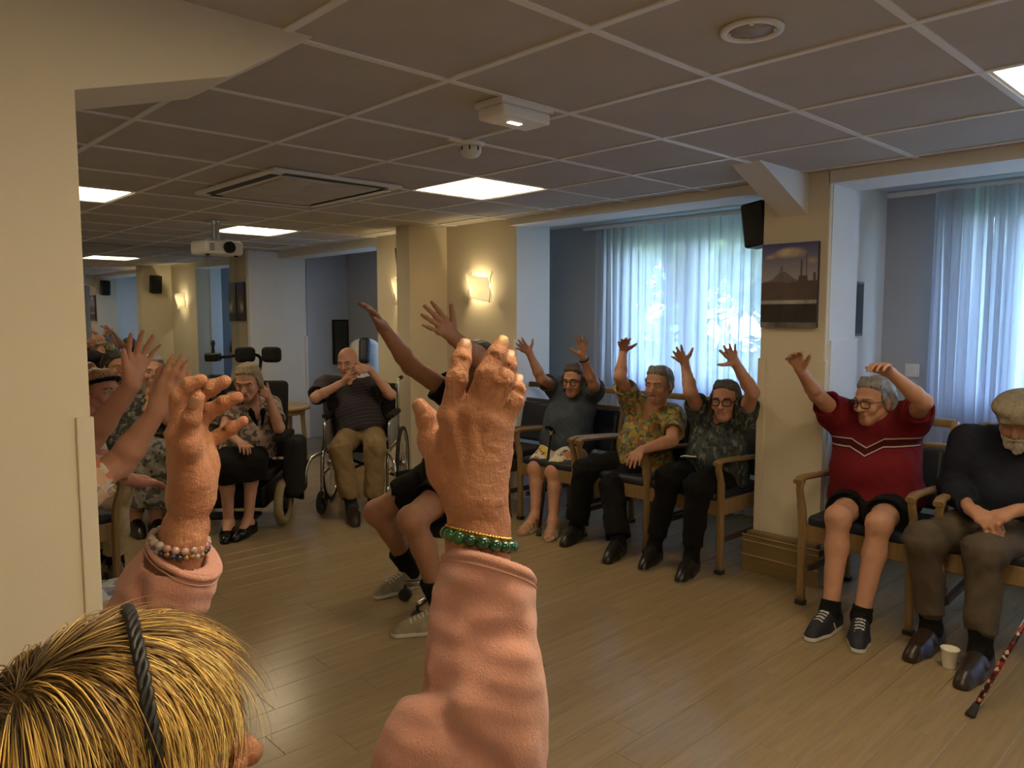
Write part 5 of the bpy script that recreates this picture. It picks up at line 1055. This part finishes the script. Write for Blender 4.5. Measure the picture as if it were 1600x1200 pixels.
# 9 left row
near = person('person', 'woman half hidden by the left pillar in a pale flowered top, arms raised to clap', P('near'),
    dict(fat=1.15, belly=.04, hand=.18, hair=dict(len=.05, fringe=.02), top=dict(name='blouse', sleeve=.80, sr=.074, hem=-.08, wr=.006), bottom=dict(kind='trousers', to=.95, w=.07, wr=.006), shoe=dict(kind='loafer', sole=.012), sock=.1, arm=1.05, h=.0045),
    dict(skin=SK2, hair=hairm('fairgrey', (.25, .2, .14), (.45, .38, .28)), top=print_('orange_flower_print', (.58, .50, .40), [(.50, .13, .05), (.62, .54, .44), (.30, .28, .26), (.62, .35, .20)], 26, .45), bottom=print_('grey_sketch_print', (.42, .42, .44), [(.22, .22, .25), (.52, .52, .53), (.12, .12, .14)], 30, .4), sock=BLK, shoe=BLKSHOE))
beige = person('person', 'woman in beige trousers with her reddish hair tied up, beyond the left pillar', P('beige'),
    dict(fat=1.02, hair=dict(len=.0, fringe=.0, bun=(0, -.085, .115)), top=dict(name='blouse', sleeve=.8, hem=-.08), bottom=dict(kind='trousers', to=.84, w=.066), sock=.25, shoe=dict(kind='trainer', s=1.1, sole=.0), h=.0055),
    dict(skin=skin('rosy', (.50, .26, .19), .3), hair=hairm('strawberry', (.16, .075, .03), (.36, .20, .10)), top=print_('white_red_print', (.55, .5, .44), [(.5, .15, .1), (.6, .55, .5), (.3, .2, .18)], 26, .4), bottom=cloth('beige_cloth', (.42, .34, .22)), sock=BLK, shoe=BLKSHOE))
hp = beige['hp']; G = Field(); 
for i in range(16):
    a0, a1 = 2*PI*i/16, 2*PI*(i+1)/16; G.rc(hp(.084*math.cos(a0), -.012+.105*math.sin(a0), .045+.03*math.sin(a0)), hp(.084*math.cos(a1), -.012+.105*math.sin(a1), .045+.03*math.sin(a1)), .011, None, .008)
attach(beige, 'headband', G, BLK, .006)
spot = person('person', 'woman in a grey spotted blouse and long spotted skirt on the left row', P('spotted'),
    dict(fat=1.2, belly=.05, hand=.17, hair=dict(len=.03, fringe=.02), top=dict(name='blouse', sleeve=.9, sr=.08, hem=-.08, flare=.03, h=.009), bottom=dict(kind='skirt', to=.78, w=.12, e=.03, h=.009, wr=.008), shoe=dict(kind='loafer', sole=0), h=.006),
    dict(skin=SK, hair=hairm('grey2', (.12, .11, .1), (.3, .28, .26)), top=print_('dark_spot_print', (.03, .032, .03), [(.12, .12, .10), (.05, .05, .045), (.20, .19, .16)], 44, .35), bottom=print_('grey_spot_print', (.20, .19, .165), [(.035, .035, .033), (.26, .25, .22), (.05, .05, .047)], 40, .35), shoe=BLKSHOE))
dkh = person('person', 'dark haired person in a blue grey top at the far end of the left row', P('darkhair'),
    dict(fem=False, fat=1.0, hair=dict(len=0, fringe=.02, tuft=.004), top=dict(name='shirt', sleeve=.7, hem=-.06), bottom=dict(kind='trousers', to=.9, w=.07), shoe=dict(kind='loafer', sole=0), h=.007),
    dict(skin=SK3, hair=hairm('black', (.008, .007, .006), (.025, .02, .018)), top=cloth('blue_grey', (.10, .12, .16)), bottom=BLK, shoe=BLKSHOE))
# ------------------------------------------------------------------ the blonde woman in the foreground
FR, FL = HAND_R, HAND_L
t = NT('skin_close_up'); co = t.coord('Object'); f = t.noise(co, 22, 5, .6); g = t.noise(co, 95, 4, .65)
c = t.ramp(f, [(.28, (.44, .17, .075)), (.55, (.57, .255, .125)), (.78, (.64, .34, .18))]); c = t.mix(t.math('MULTIPLY', g, .55), c, (.50, .20, .11))
v = t.new('ShaderNodeTexVoronoi'); v.inputs['Scale'].default_value = 42; t.l(co, v.inputs['Vector']); age = t.math('MULTIPLY', t.math('LESS_THAN', v.outputs['Distance'], .14), .35); c = t.mix(age, c, (.30, .12, .055)); t.base(c)
t.b.inputs['Roughness'].default_value = .40; t.b.inputs['Specular IOR Level'].default_value = .5
w1 = t.noise(t.coord('Object', (1, 1, .38), rot=(.25, .3, 0)), 150, 5, .62, 2.2); w2 = t.noise(t.coord('Object', (.6, .6, 1.6)), 170, 4, .6, 1.2); w3 = t.noise(t.coord('Object'), 420, 3, .6)
hgt = t.math('ADD', t.math('ADD', t.math('MULTIPLY', w1, 1.2), t.math('MULTIPLY', w2, .7)), t.math('MULTIPLY', w3, .25)); t.bump(hgt, .95, .0030); SKFG = t.m
def fg_hand(h, dors, side):
    """close-up hand: explicit joints, knuckles, tendons, veins, creases; dors = direction out of the back of the hand"""
    F = Field(); H = {k: [A(p) for p in v] for k, v in h.items()}; W = H['W'][0]; fo = H['fore'][0]; fe = fo+(fo-W)*1.3; dors = un(dors)
    mcp = [H[f][0] for f in ('index', 'middle', 'ring', 'pinky')]
    ax = un(W-fo); sd = un(np.cross(ax, dors))
    for q in (-1, 1): of = .010 if side == 'R' else .007; F.rc(fe+sd*q*of, fo+sd*q*of, .0190, .0172, .02); F.rc(fo+sd*q*of, W+sd*q*.010, .0172, .0165, .02)
    F.sph(W+sd*(.018 if side == 'R' else -.018)-ax*.012+dors*.004, .0095, .02)
    for i, m in enumerate(mcp):
        F.rc(W+(m-W)*.10+sd*0, m-dors*.003, .0175, .0128, .018)
    for i in range(3): F.rc(W+(mcp[i]-W)*.3, (mcp[i]+mcp[i+1])/2-(un(mcp[i]-W))*.019-dors*.003, .015, .0085, .010)
    T = H['thumb']; F.rc(W+(T[0]-W)*.2, T[0], .017, .017, .02); F.rc(T[0], T[1], .0150, .0104, .016); F.rc(T[1], T[2], .0100, .0092, .006); F.rc(T[2], T[3], .0100, .0076, .004); F.sph(T[2], .0100, .006); F.sph(T[1], .0108, .008)
    F.rc(W+(mcp[3]-W)*.2, W+(mcp[3]-W)*.62-dors*.008, .016, .0155, .02)
    F.rc(T[1], mcp[0]+(W-mcp[0])*.35, .008, .009, .02)
    for fn, sc in (('index', 1), ('middle', 1.04), ('ring', .98), ('pinky', .86)):
        Pp = H[fn]; F.rc(Pp[0], Pp[1], .0104*sc, .0096*sc, .0035); F.rc(Pp[1], Pp[2], .0098*sc, .0088*sc, .003); F.rc(Pp[2], Pp[3], .0090*sc, .0074*sc, .003)
        F.sph(Pp[1]+dors*.0004, .0099*sc, .004); F.sph(Pp[0]+dors*.0040, .0102*sc, .008); F.sph(Pp[2], .0089*sc, .004)
        F.rc(Pp[0]+dors*.0115*sc, W+(Pp[0]-W)*.25+dors*.0166, .0026, .0020, .006)          # extensor tendon
        d1 = un(Pp[1]-Pp[0]); d2 = un(Pp[2]-Pp[1]); s1 = un(np.cross(d1, dors))
        for (c0, dd, rr, offs) in ((Pp[1], d1, .0105*sc, (-.0050, -.0018, .0014, .0046)), (Pp[2], d2, .0090*sc, (-.002, .0012))):
            for o_ in offs:
                q = c0+dd*o_+dors*(rr+.0006); q = q+dors*.0004; F.rc(q-s1*.006-dors*.0032+dd*.0012, q, .0006, .0007, .0022, '-'); F.rc(q, q+s1*.006-dors*.0032-dd*.001, .0007, .0006, .0022, '-')
    rs = np.random.RandomState(5 if side == 'R' else 6)
    for i in range(7):                                                                   # veins
        a = W+(mcp[i % 4]-W)*rs.uniform(.15, .35)+sd*rs.uniform(-.012, .012)+dors*.0172; b_ = W+(mcp[(i+1) % 4]-W)*rs.uniform(.65, .85)+dors*.0138; m_ = (a+b_)/2+sd*rs.uniform(-.006, .006)+dors*.0008; F.rc(a, m_, .0016, .0016, .004); F.rc(m_, b_, .0016, .0013, .004)
    for i in range(10):                                                                  # loose skin folds over wrist
        a = fo+(W-fo)*rs.uniform(.0, 1.35)+dors*.0195+sd*rs.uniform(-.020, .008); b_ = a+sd*rs.uniform(.008, .018)+ax*rs.uniform(-.008, .004)-dors*.002; F.rc(a, b_, .0008, .0006, .003, '-')
    n1 = wob(.00022, 260, 8); n2 = wob(.00010, 700, 9)
    F.disp = lambda P: n1(P)+n2(P)
    return F.mesh(.0016, .008), H
dR = un([-.655, -.754, .057])
wayl = A([-.727, .687, 0]); tow = A([-.687, -.727, 0])
dL = un(wayl*.9+tow*.35)
(mR, HR_), (mL, HL_) = fg_hand(FR, dR, 'R'), fg_hand(FL, dL, 'L')
Jf = P('fg')
hairdark = hairm('honeybrown', (.10, .055, .018), (.24, .14, .045))
fg = person('person', 'blonde woman in a pink fleece seen from behind with both hands raised high', Jf,
    dict(fat=1.05, nohands=True, extra=[mR, mL], hair=None, top=None, eyes=True, bottom=dict(kind='trousers', to=.93, w=.07), shoe=dict(kind='loafer', sole=0), h=.006), dict(skin=SKFG, bottom=cloth('grey_trousers', (.2, .2, .22)), shoe=BLKSHOE))
root = fg['root']; P0 = fg['P0']; J = fg['J']; hp = fg['hp']
# fleece: torso and two sleeves, each sleeve a hollow shell ending in a hemmed cuff
t = NT('pink_fleece'); co = t.coord('Object'); f = t.noise(co, 9, 3); f2 = t.noise(co, 420, 3, .7); c = t.mix(f, (.53, .225, .165), (.63, .295, .225)); c = t.mix(t.math('MULTIPLY', f2, .35), c, (.72, .39, .30)); t.base(c); t.b.inputs['Roughness'].default_value = .95; t.b.inputs['Sheen Weight'].default_value = .35; t.b.inputs['Sheen Roughness'].default_value = .6; t.b.inputs['Specular IOR Level'].default_value = .1
t.bump(t.math('ADD', t.noise(t.coord('Object', (1, 1, .6)), 330, 4, .7, 1), t.math('MULTIPLY', t.noise(co, 900, 2), .5)), .8, .003); FLEECE = t.m
def cuff_frame(fo, W, up_ref):
    ax = un(A(W)-A(fo)); s = un(np.cross(ax, up_ref)); return ax, s, np.cross(s, ax)
G = Field(); tp = fg['tp']; sm_ = fg['sm']; M_ = fg['M']
G.ell(tp(0, 0, .05), (.19, .16, .15), M_, .06); G.ell(tp(0, .01, .22), (.18, .145, .22), M_, .06); G.rc(J['shL']-A([0, 0, .01]), J['shR']-A([0, 0, .01]), .072, .072, .06); G.rc(sm_, sm_+A([0, 0, .05]), .075, .068, .03)
rR = A(FR['fore'][0])-P0; rL = A(FL['fore'][0])-P0
cR = A(SLEEVE['R'])-P0; cLf = A(SLEEVE['L'])-P0
G.path([J['shR'], cR[-1], *cR[::-1][1:]], [.075]+list(SLEEVE['rR'][::-1]), .035)
G.path([J['shL'], cLf[-1], *cLf[::-1][1:]], [.072]+list(SLEEVE['rL'][::-1]), .035)
axR = un(cR[0]-cR[1]); axL = un(cLf[0]-cLf[1])
tl = A(SLEEVE['tiltR']); axRc = un(axR+tl); tl = A(SLEEVE['tiltL']); axLc = un(axL+tl)
folds = wob(.0045, 34, 14)
dents = []
for (a, b_, r1, md) in SLEEVE['folds']:
    a = A(a)-P0; b_ = A(b_)-P0
    if md == '+': G.rc(a, b_, r1, r1*.75, .022)
    else: dents.append((a, b_-a, r1))
G.rc(cR[0]-axR*.004, cR[0]+axR*.07, .0315, .0345, .004, '-'); G.rc(cLf[0]-axL*.006, cLf[0]+axL*.07, .034, .0375, .004, '-')
# keep only what lies below each cuff plane, near that cuff
class Cut:
    pass
base_ev = G.ev
def ev_cut(Pp, margin=None):
    D = base_ev(Pp, margin)
    for c_, a_ in ((cR[0], axRc), (cLf[0], axLc)):
        d = a_@(Pp-c_[:, None]); near_ = np.sqrt(((Pp-c_[:, None])**2).sum(0)) < .11
        D = np.where(near_, np.maximum(D, d), D)
    return D
G.ev = ev_cut
n3 = wob(.0011, 150, 15)
def sleeve_disp(Pp):
    D = folds(Pp)+n3(Pp)
    for a, ab, r1 in dents:
        d = Pp-a[:, None]; t = np.clip((ab@d)/(ab@ab), 0, 1); D = D+.008*np.exp(-(((d-ab[:, None]*t)**2).sum(0))/(r1*1.3)**2)
    return D
G.disp = sleeve_disp
V, Q = G.mesh(.0032, .012)
fl_o = obj('fleece_jacket', mesh_np('fleece_jacket', V, Q, [FLEECE]), None, root); fl_o['label'] = 'salmon pink fleece jacket with hemmed cuffs'
for (c_, a_) in ((cR[0], axRc), (cLf[0], axLc)):
    s_ = un(np.cross(a_, [0.7, .7, .2])); u_ = np.cross(s_, a_); rs_ = np.linspace(.02, .062, 85)
    def rim(off, grow):
        out = []
        for q in [2*PI*i/44 for i in range(44)]:
            dr = s_*math.cos(q)+u_*math.sin(q); pts = (c_-a_*off)[:, None]+dr[:, None]*rs_
            dv = Field.ev(G, pts); k = np.nonzero(dv < 0)[0]; out.append(rs_[k[-1]] if len(k) else .038)
        out = np.array(out); out = (np.roll(out, 1)+np.roll(out, -1)+out*2)/4
        return [c_-a_*off+(s_*math.cos(2*PI*i/44)+u_*math.sin(2*PI*i/44))*(out[i]+grow) for i in range(44)]
    obj('cuff_hem', tube(rim(.006, -.0022), .0046, 10, True), FLEECE, root)
    obj('stitch_line', tube(rim(.0125, .0004), .0011, 6, True), plain('stitch_thread', (.58, .33, .25), .8), root)
# nails
nailm = plain('fingernail_natural', (.43, .215, .125), .35, 0, .06, 80); naily = plain('fingernail_yellowed', (.45, .28, .08), .35, 0, .1, 80)
def nail(Pa, Pb, dors, r, mat, w=.0058, L_=.0068, t0=.62):
    ax = un(A(Pb)-A(Pa)); n = un(A(dors)-ax*(A(dors)@ax)); s = np.cross(ax, n); c_ = A(Pa)+(A(Pb)-A(Pa))*t0+ax*.004+n*(r-.0052)-P0; NU, NV = 10, 10; V = []; F = []
    for iv in range(NV+1):
        v = iv/NV*2-1
        for iu in range(NU+1):
            u = iu/NU*2-1; ww = w*(1-.18*max(0, -v)**3)*math.sqrt(max(0, 1-max(0, abs(v)-.55)**2/.45**2*.75)); x = u*ww; th = x/.0078
            V.append(c_+s*(.0078*math.sin(th))*1.02+n*(.0078*math.cos(th)-.0016-.0009*v*v)+ax*(v*L_))
    for iv in range(NV):
        for iu in range(NU): a = iv*(NU+1)+iu; F.append((a, a+1, a+NU+2, a+NU+1))
    o = obj('fingernail', mesh_np('fingernail', V, F, [mat]), None, root); sol = o.modifiers.new('thickness', 'SOLIDIFY'); sol.thickness = .0006; sol.offset = 0; return o
for fn, m_ in (('index', nailm), ('middle', naily), ('ring', nailm), ('pinky', nailm)): nail(HR_[fn][2], HR_[fn][3], dR+A([0, 0, .25]), .0072, m_, .0056 if fn != 'pinky' else .0046)
nail(HR_['thumb'][2], HR_['thumb'][3], dR+wayl*.35+A([0, 0, .5]), .0096, nailm, .0062, .0072)
nail(HL_['thumb'][2], HL_['thumb'][3], tow+wayl*.1, .0094, nailm, .0066, .0080)
# bracelets of single beads
def bracelet(label, c_, ax, r1, r2, n, br, mats, cord, up_ref, jit=0, metal=None):
    ax = un(ax); s_ = un(np.cross(ax, up_ref)); u_ = np.cross(s_, ax); rr = random.Random(n)
    pos = lambda q: A(c_)+s_*math.cos(q)*r1+u_*math.sin(q)*r2
    o = obj('bracelet', tube([pos(2*PI*i/40) for i in range(40)], .0009, 6, True), cord, root); o['label'] = label
    meshes = []
    for m_ in mats:
        b = bmesh.new(); bmesh.ops.create_uvsphere(b, u_segments=16, v_segments=10, radius=br); smooth(b); me = bpy.data.meshes.new('bead'); b.to_mesh(me); b.free(); me.materials.append(m_); meshes.append(me)
    for i in range(n):
        x = bpy.data.objects.new('bead', meshes[rr.randrange(len(meshes))] if len(meshes) > 1 else meshes[0]); COL.objects.link(x); x.parent = o; x.location = Vector(pos(2*PI*i/n)+ax*rr.uniform(-jit, jit)); s0 = rr.uniform(.9, 1.06); x.scale = (s0, s0, s0*.94)
    return o
def gem(name, c, rough=.08, tr=0.0):
    t = NT(name); f = t.noise(t.coord('Object'), 60, 4, .6, .6); t.base(t.ramp(f, [(.3, tuple(x*.35 for x in c)), (.65, c)])); t.b.inputs['Roughness'].default_value = rough; t.b.inputs['Coat Weight'].default_value = .5; t.b.inputs['Coat Roughness'].default_value = .05
    if tr: t.b.inputs['Transmission Weight'].default_value = tr
    return t.m
goldm = plain('gold', (.75, .48, .12), .25, 1, .1)
B = SLEEVE['bracelets']
bracelet('bracelet of round green jade beads', A(B['jade'][0])-P0, A(B['jade'][1]), .0325, .0300, 17, .0068, [gem('jade', (.030, .16, .045)), gem('dark_jade', (.012, .075, .028))], goldm, dR)
bracelet('thin bracelet of tiny gold beads', A(B['gold'][0])-P0, A(B['gold'][1]), .0315, .0275, 60, .0017, [goldm], goldm, dR)
bracelet('bracelet of clear pink beads', A(B['pink'][0])-P0, A(B['pink'][1]), .0310, .0335, 20, .0053, [gem('rose_bead', (.75, .48, .42), .05, .35), gem('clear_bead', (.82, .70, .62), .05, .45), gem('peach_bead', (.62, .32, .24), .08, .2)], goldm, tow, .0006)
bracelet('bracelet of small dark and amber beads', A(B['amber'][0])-P0, A(B['amber'][1]), .0310, .0340, 28, .0041, [gem('onyx_bead', (.025, .022, .03)), gem('amber_bead', (.42, .20, .04), .08, .2), gem('blue_bead', (.05, .05, .12)), gem('silver_bead', (.5, .48, .44))], goldm, tow, .001)
# hair: scalp cap plus single strands combed from the crown, dark at the root and golden along the length
hf, hu, hr = fg['HM'][1], fg['HM'][2], fg['HM'][0]
SR = A([.083, .104, .092]); hcn = A(hp(0, -.012, .030))
G = Field(); G.ell(hp(0, -.012, .028), (.080, .101, .089), fg['HM'], .02); G.rc(hp(0, -.07, .0), hp(0, -.065, -.09), .07, .06, .04); 
for q in (-1, 1): G.rc(hp(q*.07, -.01, .02), hp(q*.075, .0, -.07), .022, .02, .03)
G.ell(hp(0, .12, -.03), (.070, .085, .12), fg['HM'], .012, '-')
V, Q = G.mesh(.005); obj('scalp_hair', mesh_np('scalp_hair', V, Q, [hairdark], None, {'tc': ('FLOAT_VECTOR', (V-J['head'])@fg['HM'].T)}), None, root)
rs = np.random.RandomState(12); VV = []; FF = []; CC = []
crown = A([.25, -.62, .74]); crown = un(crown)
def strand(root_dir, step, n, flow, lift, curl, rad, tone, dark_len):
    """grow along the head surface; everything in head frame (r, f, u)"""
    d = un(root_dir); p = d*SR; pts = [p*1.0]; off = .002; ph = rs.uniform(0, 6.28); vel = None
    for i in range(n):
        nrm = un(p/SR**2); g = flow(d, i/n); g = g-nrm*(g@nrm); g = un(g)
        vel = g if vel is None else un(vel*.55+g*.45)
        off += lift*(1 if i < n*.5 else .5)
        p = p+vel*step+A([math.sin(ph+i*.5), math.cos(ph*1.3+i*.45), 0])*curl
        q = p/SR; L_ = np.linalg.norm(q); d = q/L_
        if p[2] > -.055: p = d*SR*(1+off/.09) if L_ < 1+off/.09 or i < n*.4 else p
        pts.append(p.copy())
    k0 = len(VV); m = len(pts)
    for i, q in enumerate(pts):
        tg = un(pts[min(i+1, m-1)]-pts[max(i-1, 0)]); nn = un(q/SR**2); sdv = un(np.cross(tg, nn)); rd = rad*(1-.75*(i/(m-1))**2.5)
        for a in (0, 2.094, 4.189):
            VV.append(q+sdv*rd*1.7*math.cos(a)+nn*rd*math.sin(a))
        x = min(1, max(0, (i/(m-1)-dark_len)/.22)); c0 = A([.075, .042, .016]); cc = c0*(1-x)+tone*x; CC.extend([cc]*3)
    for i in range(m-1):
        for a in range(3): FF.append((k0+i*3+a, k0+i*3+(a+1) % 3, k0+i*3+3+(a+1) % 3, k0+i*3+3+a))
TON = [A(x) for x in ((.95, .62, .17), (.86, .53, .13), (1.0, .72, .28), (.48, .28, .075), (.17, .10, .038), (.32, .20, .08), (.58, .41, .20))]
def flow_back(d, s): return un(d-crown*(d@crown))*1.0+A([0, -.25, -.55-.5*s])
def flow_front(d, s): return A([d[0]*.9, .75*(1-s), -.30-1.1*s])
N1 = 6500
clump = {}
for i in range(N1):
    v = un(rs.normal(size=3)); 
    if v[2] < -.15 or (v[1] > .55 and v[2] < .55): v[2] = abs(v[2])+.1; v = un(v)
    front = v[1] > .16; key = tuple(np.round(v*5.5+rs.normal(size=3)*.12).astype(int)); 
    if key not in clump: clump[key] = (TON[rs.choice(len(TON), p=[.25, .15, .17, .13, .14, .10, .06])], rs.uniform(.0, .28), rs.normal(size=2))
    tone, dl, cj = clump[key]; tone = tone*rs.uniform(.65, 1.25)+0; dl = dl+rs.uniform(-.05, .08)
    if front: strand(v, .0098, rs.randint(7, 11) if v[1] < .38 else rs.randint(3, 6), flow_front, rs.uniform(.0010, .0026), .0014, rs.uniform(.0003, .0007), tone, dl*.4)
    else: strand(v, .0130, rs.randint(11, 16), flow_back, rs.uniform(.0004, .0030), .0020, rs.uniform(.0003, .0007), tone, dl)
for i in range(420):                                    # flyaways at the back of the crown and a tuft over the forehead
    if i < 170: v = un(A([rs.uniform(-.5, .6), -.75+rs.uniform(-.2, .2), .55+rs.uniform(-.2, .3)])); strand(v, .012, 13, lambda d, s: A([-.3+.2*d[0], -.9, .75-1.9*s]), .0045, .0045, .0005, TON[rs.choice([0, 2, 3, 5])]*.9, .1)
    else: v = un(A([rs.uniform(-.75, .05), .50+rs.uniform(-.25, .25), .70])); strand(v, .0095, 12, lambda d, s: A([-.5+.5*d[0], .55, .75-2.2*s]), .0032, .0030, .0006, TON[rs.choice([0, 2, 2, 1])], .0)
VV = np.array(VV)@fg['HM']+hcn
t = NT('blonde_strands'); at = t.new('ShaderNodeAttribute', attribute_name='tone'); t.base(at.outputs['Color']); t.b.inputs['Roughness'].default_value = .42; t.b.inputs['Specular IOR Level'].default_value = .5
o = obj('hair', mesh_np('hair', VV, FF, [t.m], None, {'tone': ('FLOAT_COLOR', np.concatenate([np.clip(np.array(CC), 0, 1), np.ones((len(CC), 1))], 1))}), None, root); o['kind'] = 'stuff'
# braided headband over the hair
bb = []
for k in range(3):
    bm = tube([A(hp(0, 0, 0))*0+hcn+(hr*math.cos(a)*(SR[0]+.019+.0014*math.cos(18*a+k*2.094))+hu*math.sin(a)*(SR[2]+.014+.0014*math.cos(18*a+k*2.094))+hf*(.030+.0034*math.sin(18*a+k*2.094))) for a in np.linspace(-.35, PI+.35, 110)], .0029, 8); bb.append(bm)
for q in bb[1:]: merge(bb[0], q)
obj('headband', bb[0], plain('black_braid', (.010, .010, .011), .5, 0, .3, 200), root)

# ------------------------------------------------------------------ outside the windows
gr = structure('ground', box(5.4, 40, -25, 40, -1.2, -1.0), plain('lawn', (.10, .16, .05), .95, 0, .3, 1.5))
def leafm(name, c): 
    t = NT('leaf_'+name); oi = t.noise(t.coord('Object'), 1.3, 3); t.base(t.ramp(oi, [(.3, tuple(x*.6 for x in c)), (.7, tuple(x*1.3 for x in c))])); t.b.inputs['Roughness'].default_value = .6; t.b.inputs['Transmission Weight'].default_value = .0; return t.m
LM = [leafm('pine', (.20, .30, .14)), leafm('lime', (.40, .50, .20)), leafm('olive', (.34, .40, .22))]
BARK = plain('bark', (.20, .14, .09), .95, 0, .3, 12, .5, 30)
def tree(x, y, h, cr, cz, label, m, n=3200, lean=(0, 0), name='tree'):
    t_ = thing(name, label, 'tree' if name == 'tree' else 'shrub', (x, y, -1.0), 0, 'trees outside the windows'); r = np.random.RandomState(int(x*10+y*7) % 999)
    bm = tube(bez([(0, 0, 0), (lean[0]*.3+.05, lean[1]*.3, h*.35), (lean[0]*.7, lean[1]*.7+.06, h*.7), (lean[0], lean[1], h)], 5), [.17*(1-.045*i)*min(1, h/5) for i in range(16)], 10)
    for i in range(7):
        a = r.uniform(0, 6.28); z0 = h*r.uniform(.45, .9); k = z0/h; L_ = cr*r.uniform(.5, .9); tube(bez([(lean[0]*k, lean[1]*k, z0), (lean[0]*k+math.cos(a)*L_*.5, lean[1]*k+math.sin(a)*L_*.5, z0+.25), (lean[0]*k+math.cos(a)*L_, lean[1]*k+math.sin(a)*L_, z0+.5)], 4), [.05, .045, .04, .035, .03, .026, .022, .018, .014], 6, False, bm)
    obj('trunk', bm, BARK, t_)
    ncl = 26; c0 = r.normal(size=(ncl, 3)); c0 = c0/np.linalg.norm(c0, axis=1)[:, None]*r.uniform(.35, 1, (ncl, 1))*A([cr, cr, cr*.62])+A([lean[0], lean[1], cz])
    C_ = c0[r.randint(0, ncl, n)]+r.normal(size=(n, 3))*cr*.17; a = r.normal(size=(n, 3)); a /= np.linalg.norm(a, axis=1)[:, None]; b_ = np.cross(a, r.normal(size=(n, 3))); b_ /= np.linalg.norm(b_, axis=1)[:, None]; s_ = r.uniform(.09, .20, (n, 1))
    V = np.stack([C_-a*s_, C_+b_*s_*.45, C_+a*s_, C_-b_*s_*.45], 1).reshape(-1, 3); F = np.arange(4*n).reshape(-1, 4); o = obj('foliage', mesh_np('foliage', V, F, [m], smooth_=False), None, t_); o['kind'] = 'stuff'
tree(10.5, 7.6, 5.2, 1.9, 4.6, 'dark pine seen through the left part of the curtain beside the cardigan', LM[0], 2600, (.4, -.5))
tree(11.5, 5.4, 4.0, 1.7, 3.4, 'pale green tree seen through the curtain behind the dark patterned blouse', LM[1], 2600)
tree(9.2, 6.6, 1.9, 1.2, 1.7, 'lime green shrub low outside the window behind the flowered shirt', LM[1], 1800, (0, 0), 'shrub')
tree(9.8, 4.5, 1.9, 1.2, 1.8, 'olive green shrub low outside the window next to the pillar', LM[2], 1800, (0, 0), 'shrub')
tree(9.0, 1.6, 6.2, 1.9, 5.3, 'leaning pine with a bare trunk outside the window above the flat cap', LM[0], 2600, (.2, -.6))
tree(12.5, 2.6, 2.6, 2.2, 2.5, 'broad pale green shrub outside behind the flat cap', LM[2], 2600, (0, 0), 'shrub')
tree(10.2, .4, 2.0, 1.5, 1.9, 'lime green shrub outside at the right edge', LM[1], 2200, (0, 0), 'shrub')
tree(14, 10.5, 5, 2.4, 4.2, 'olive green tree far outside the left window', LM[2], 2200)
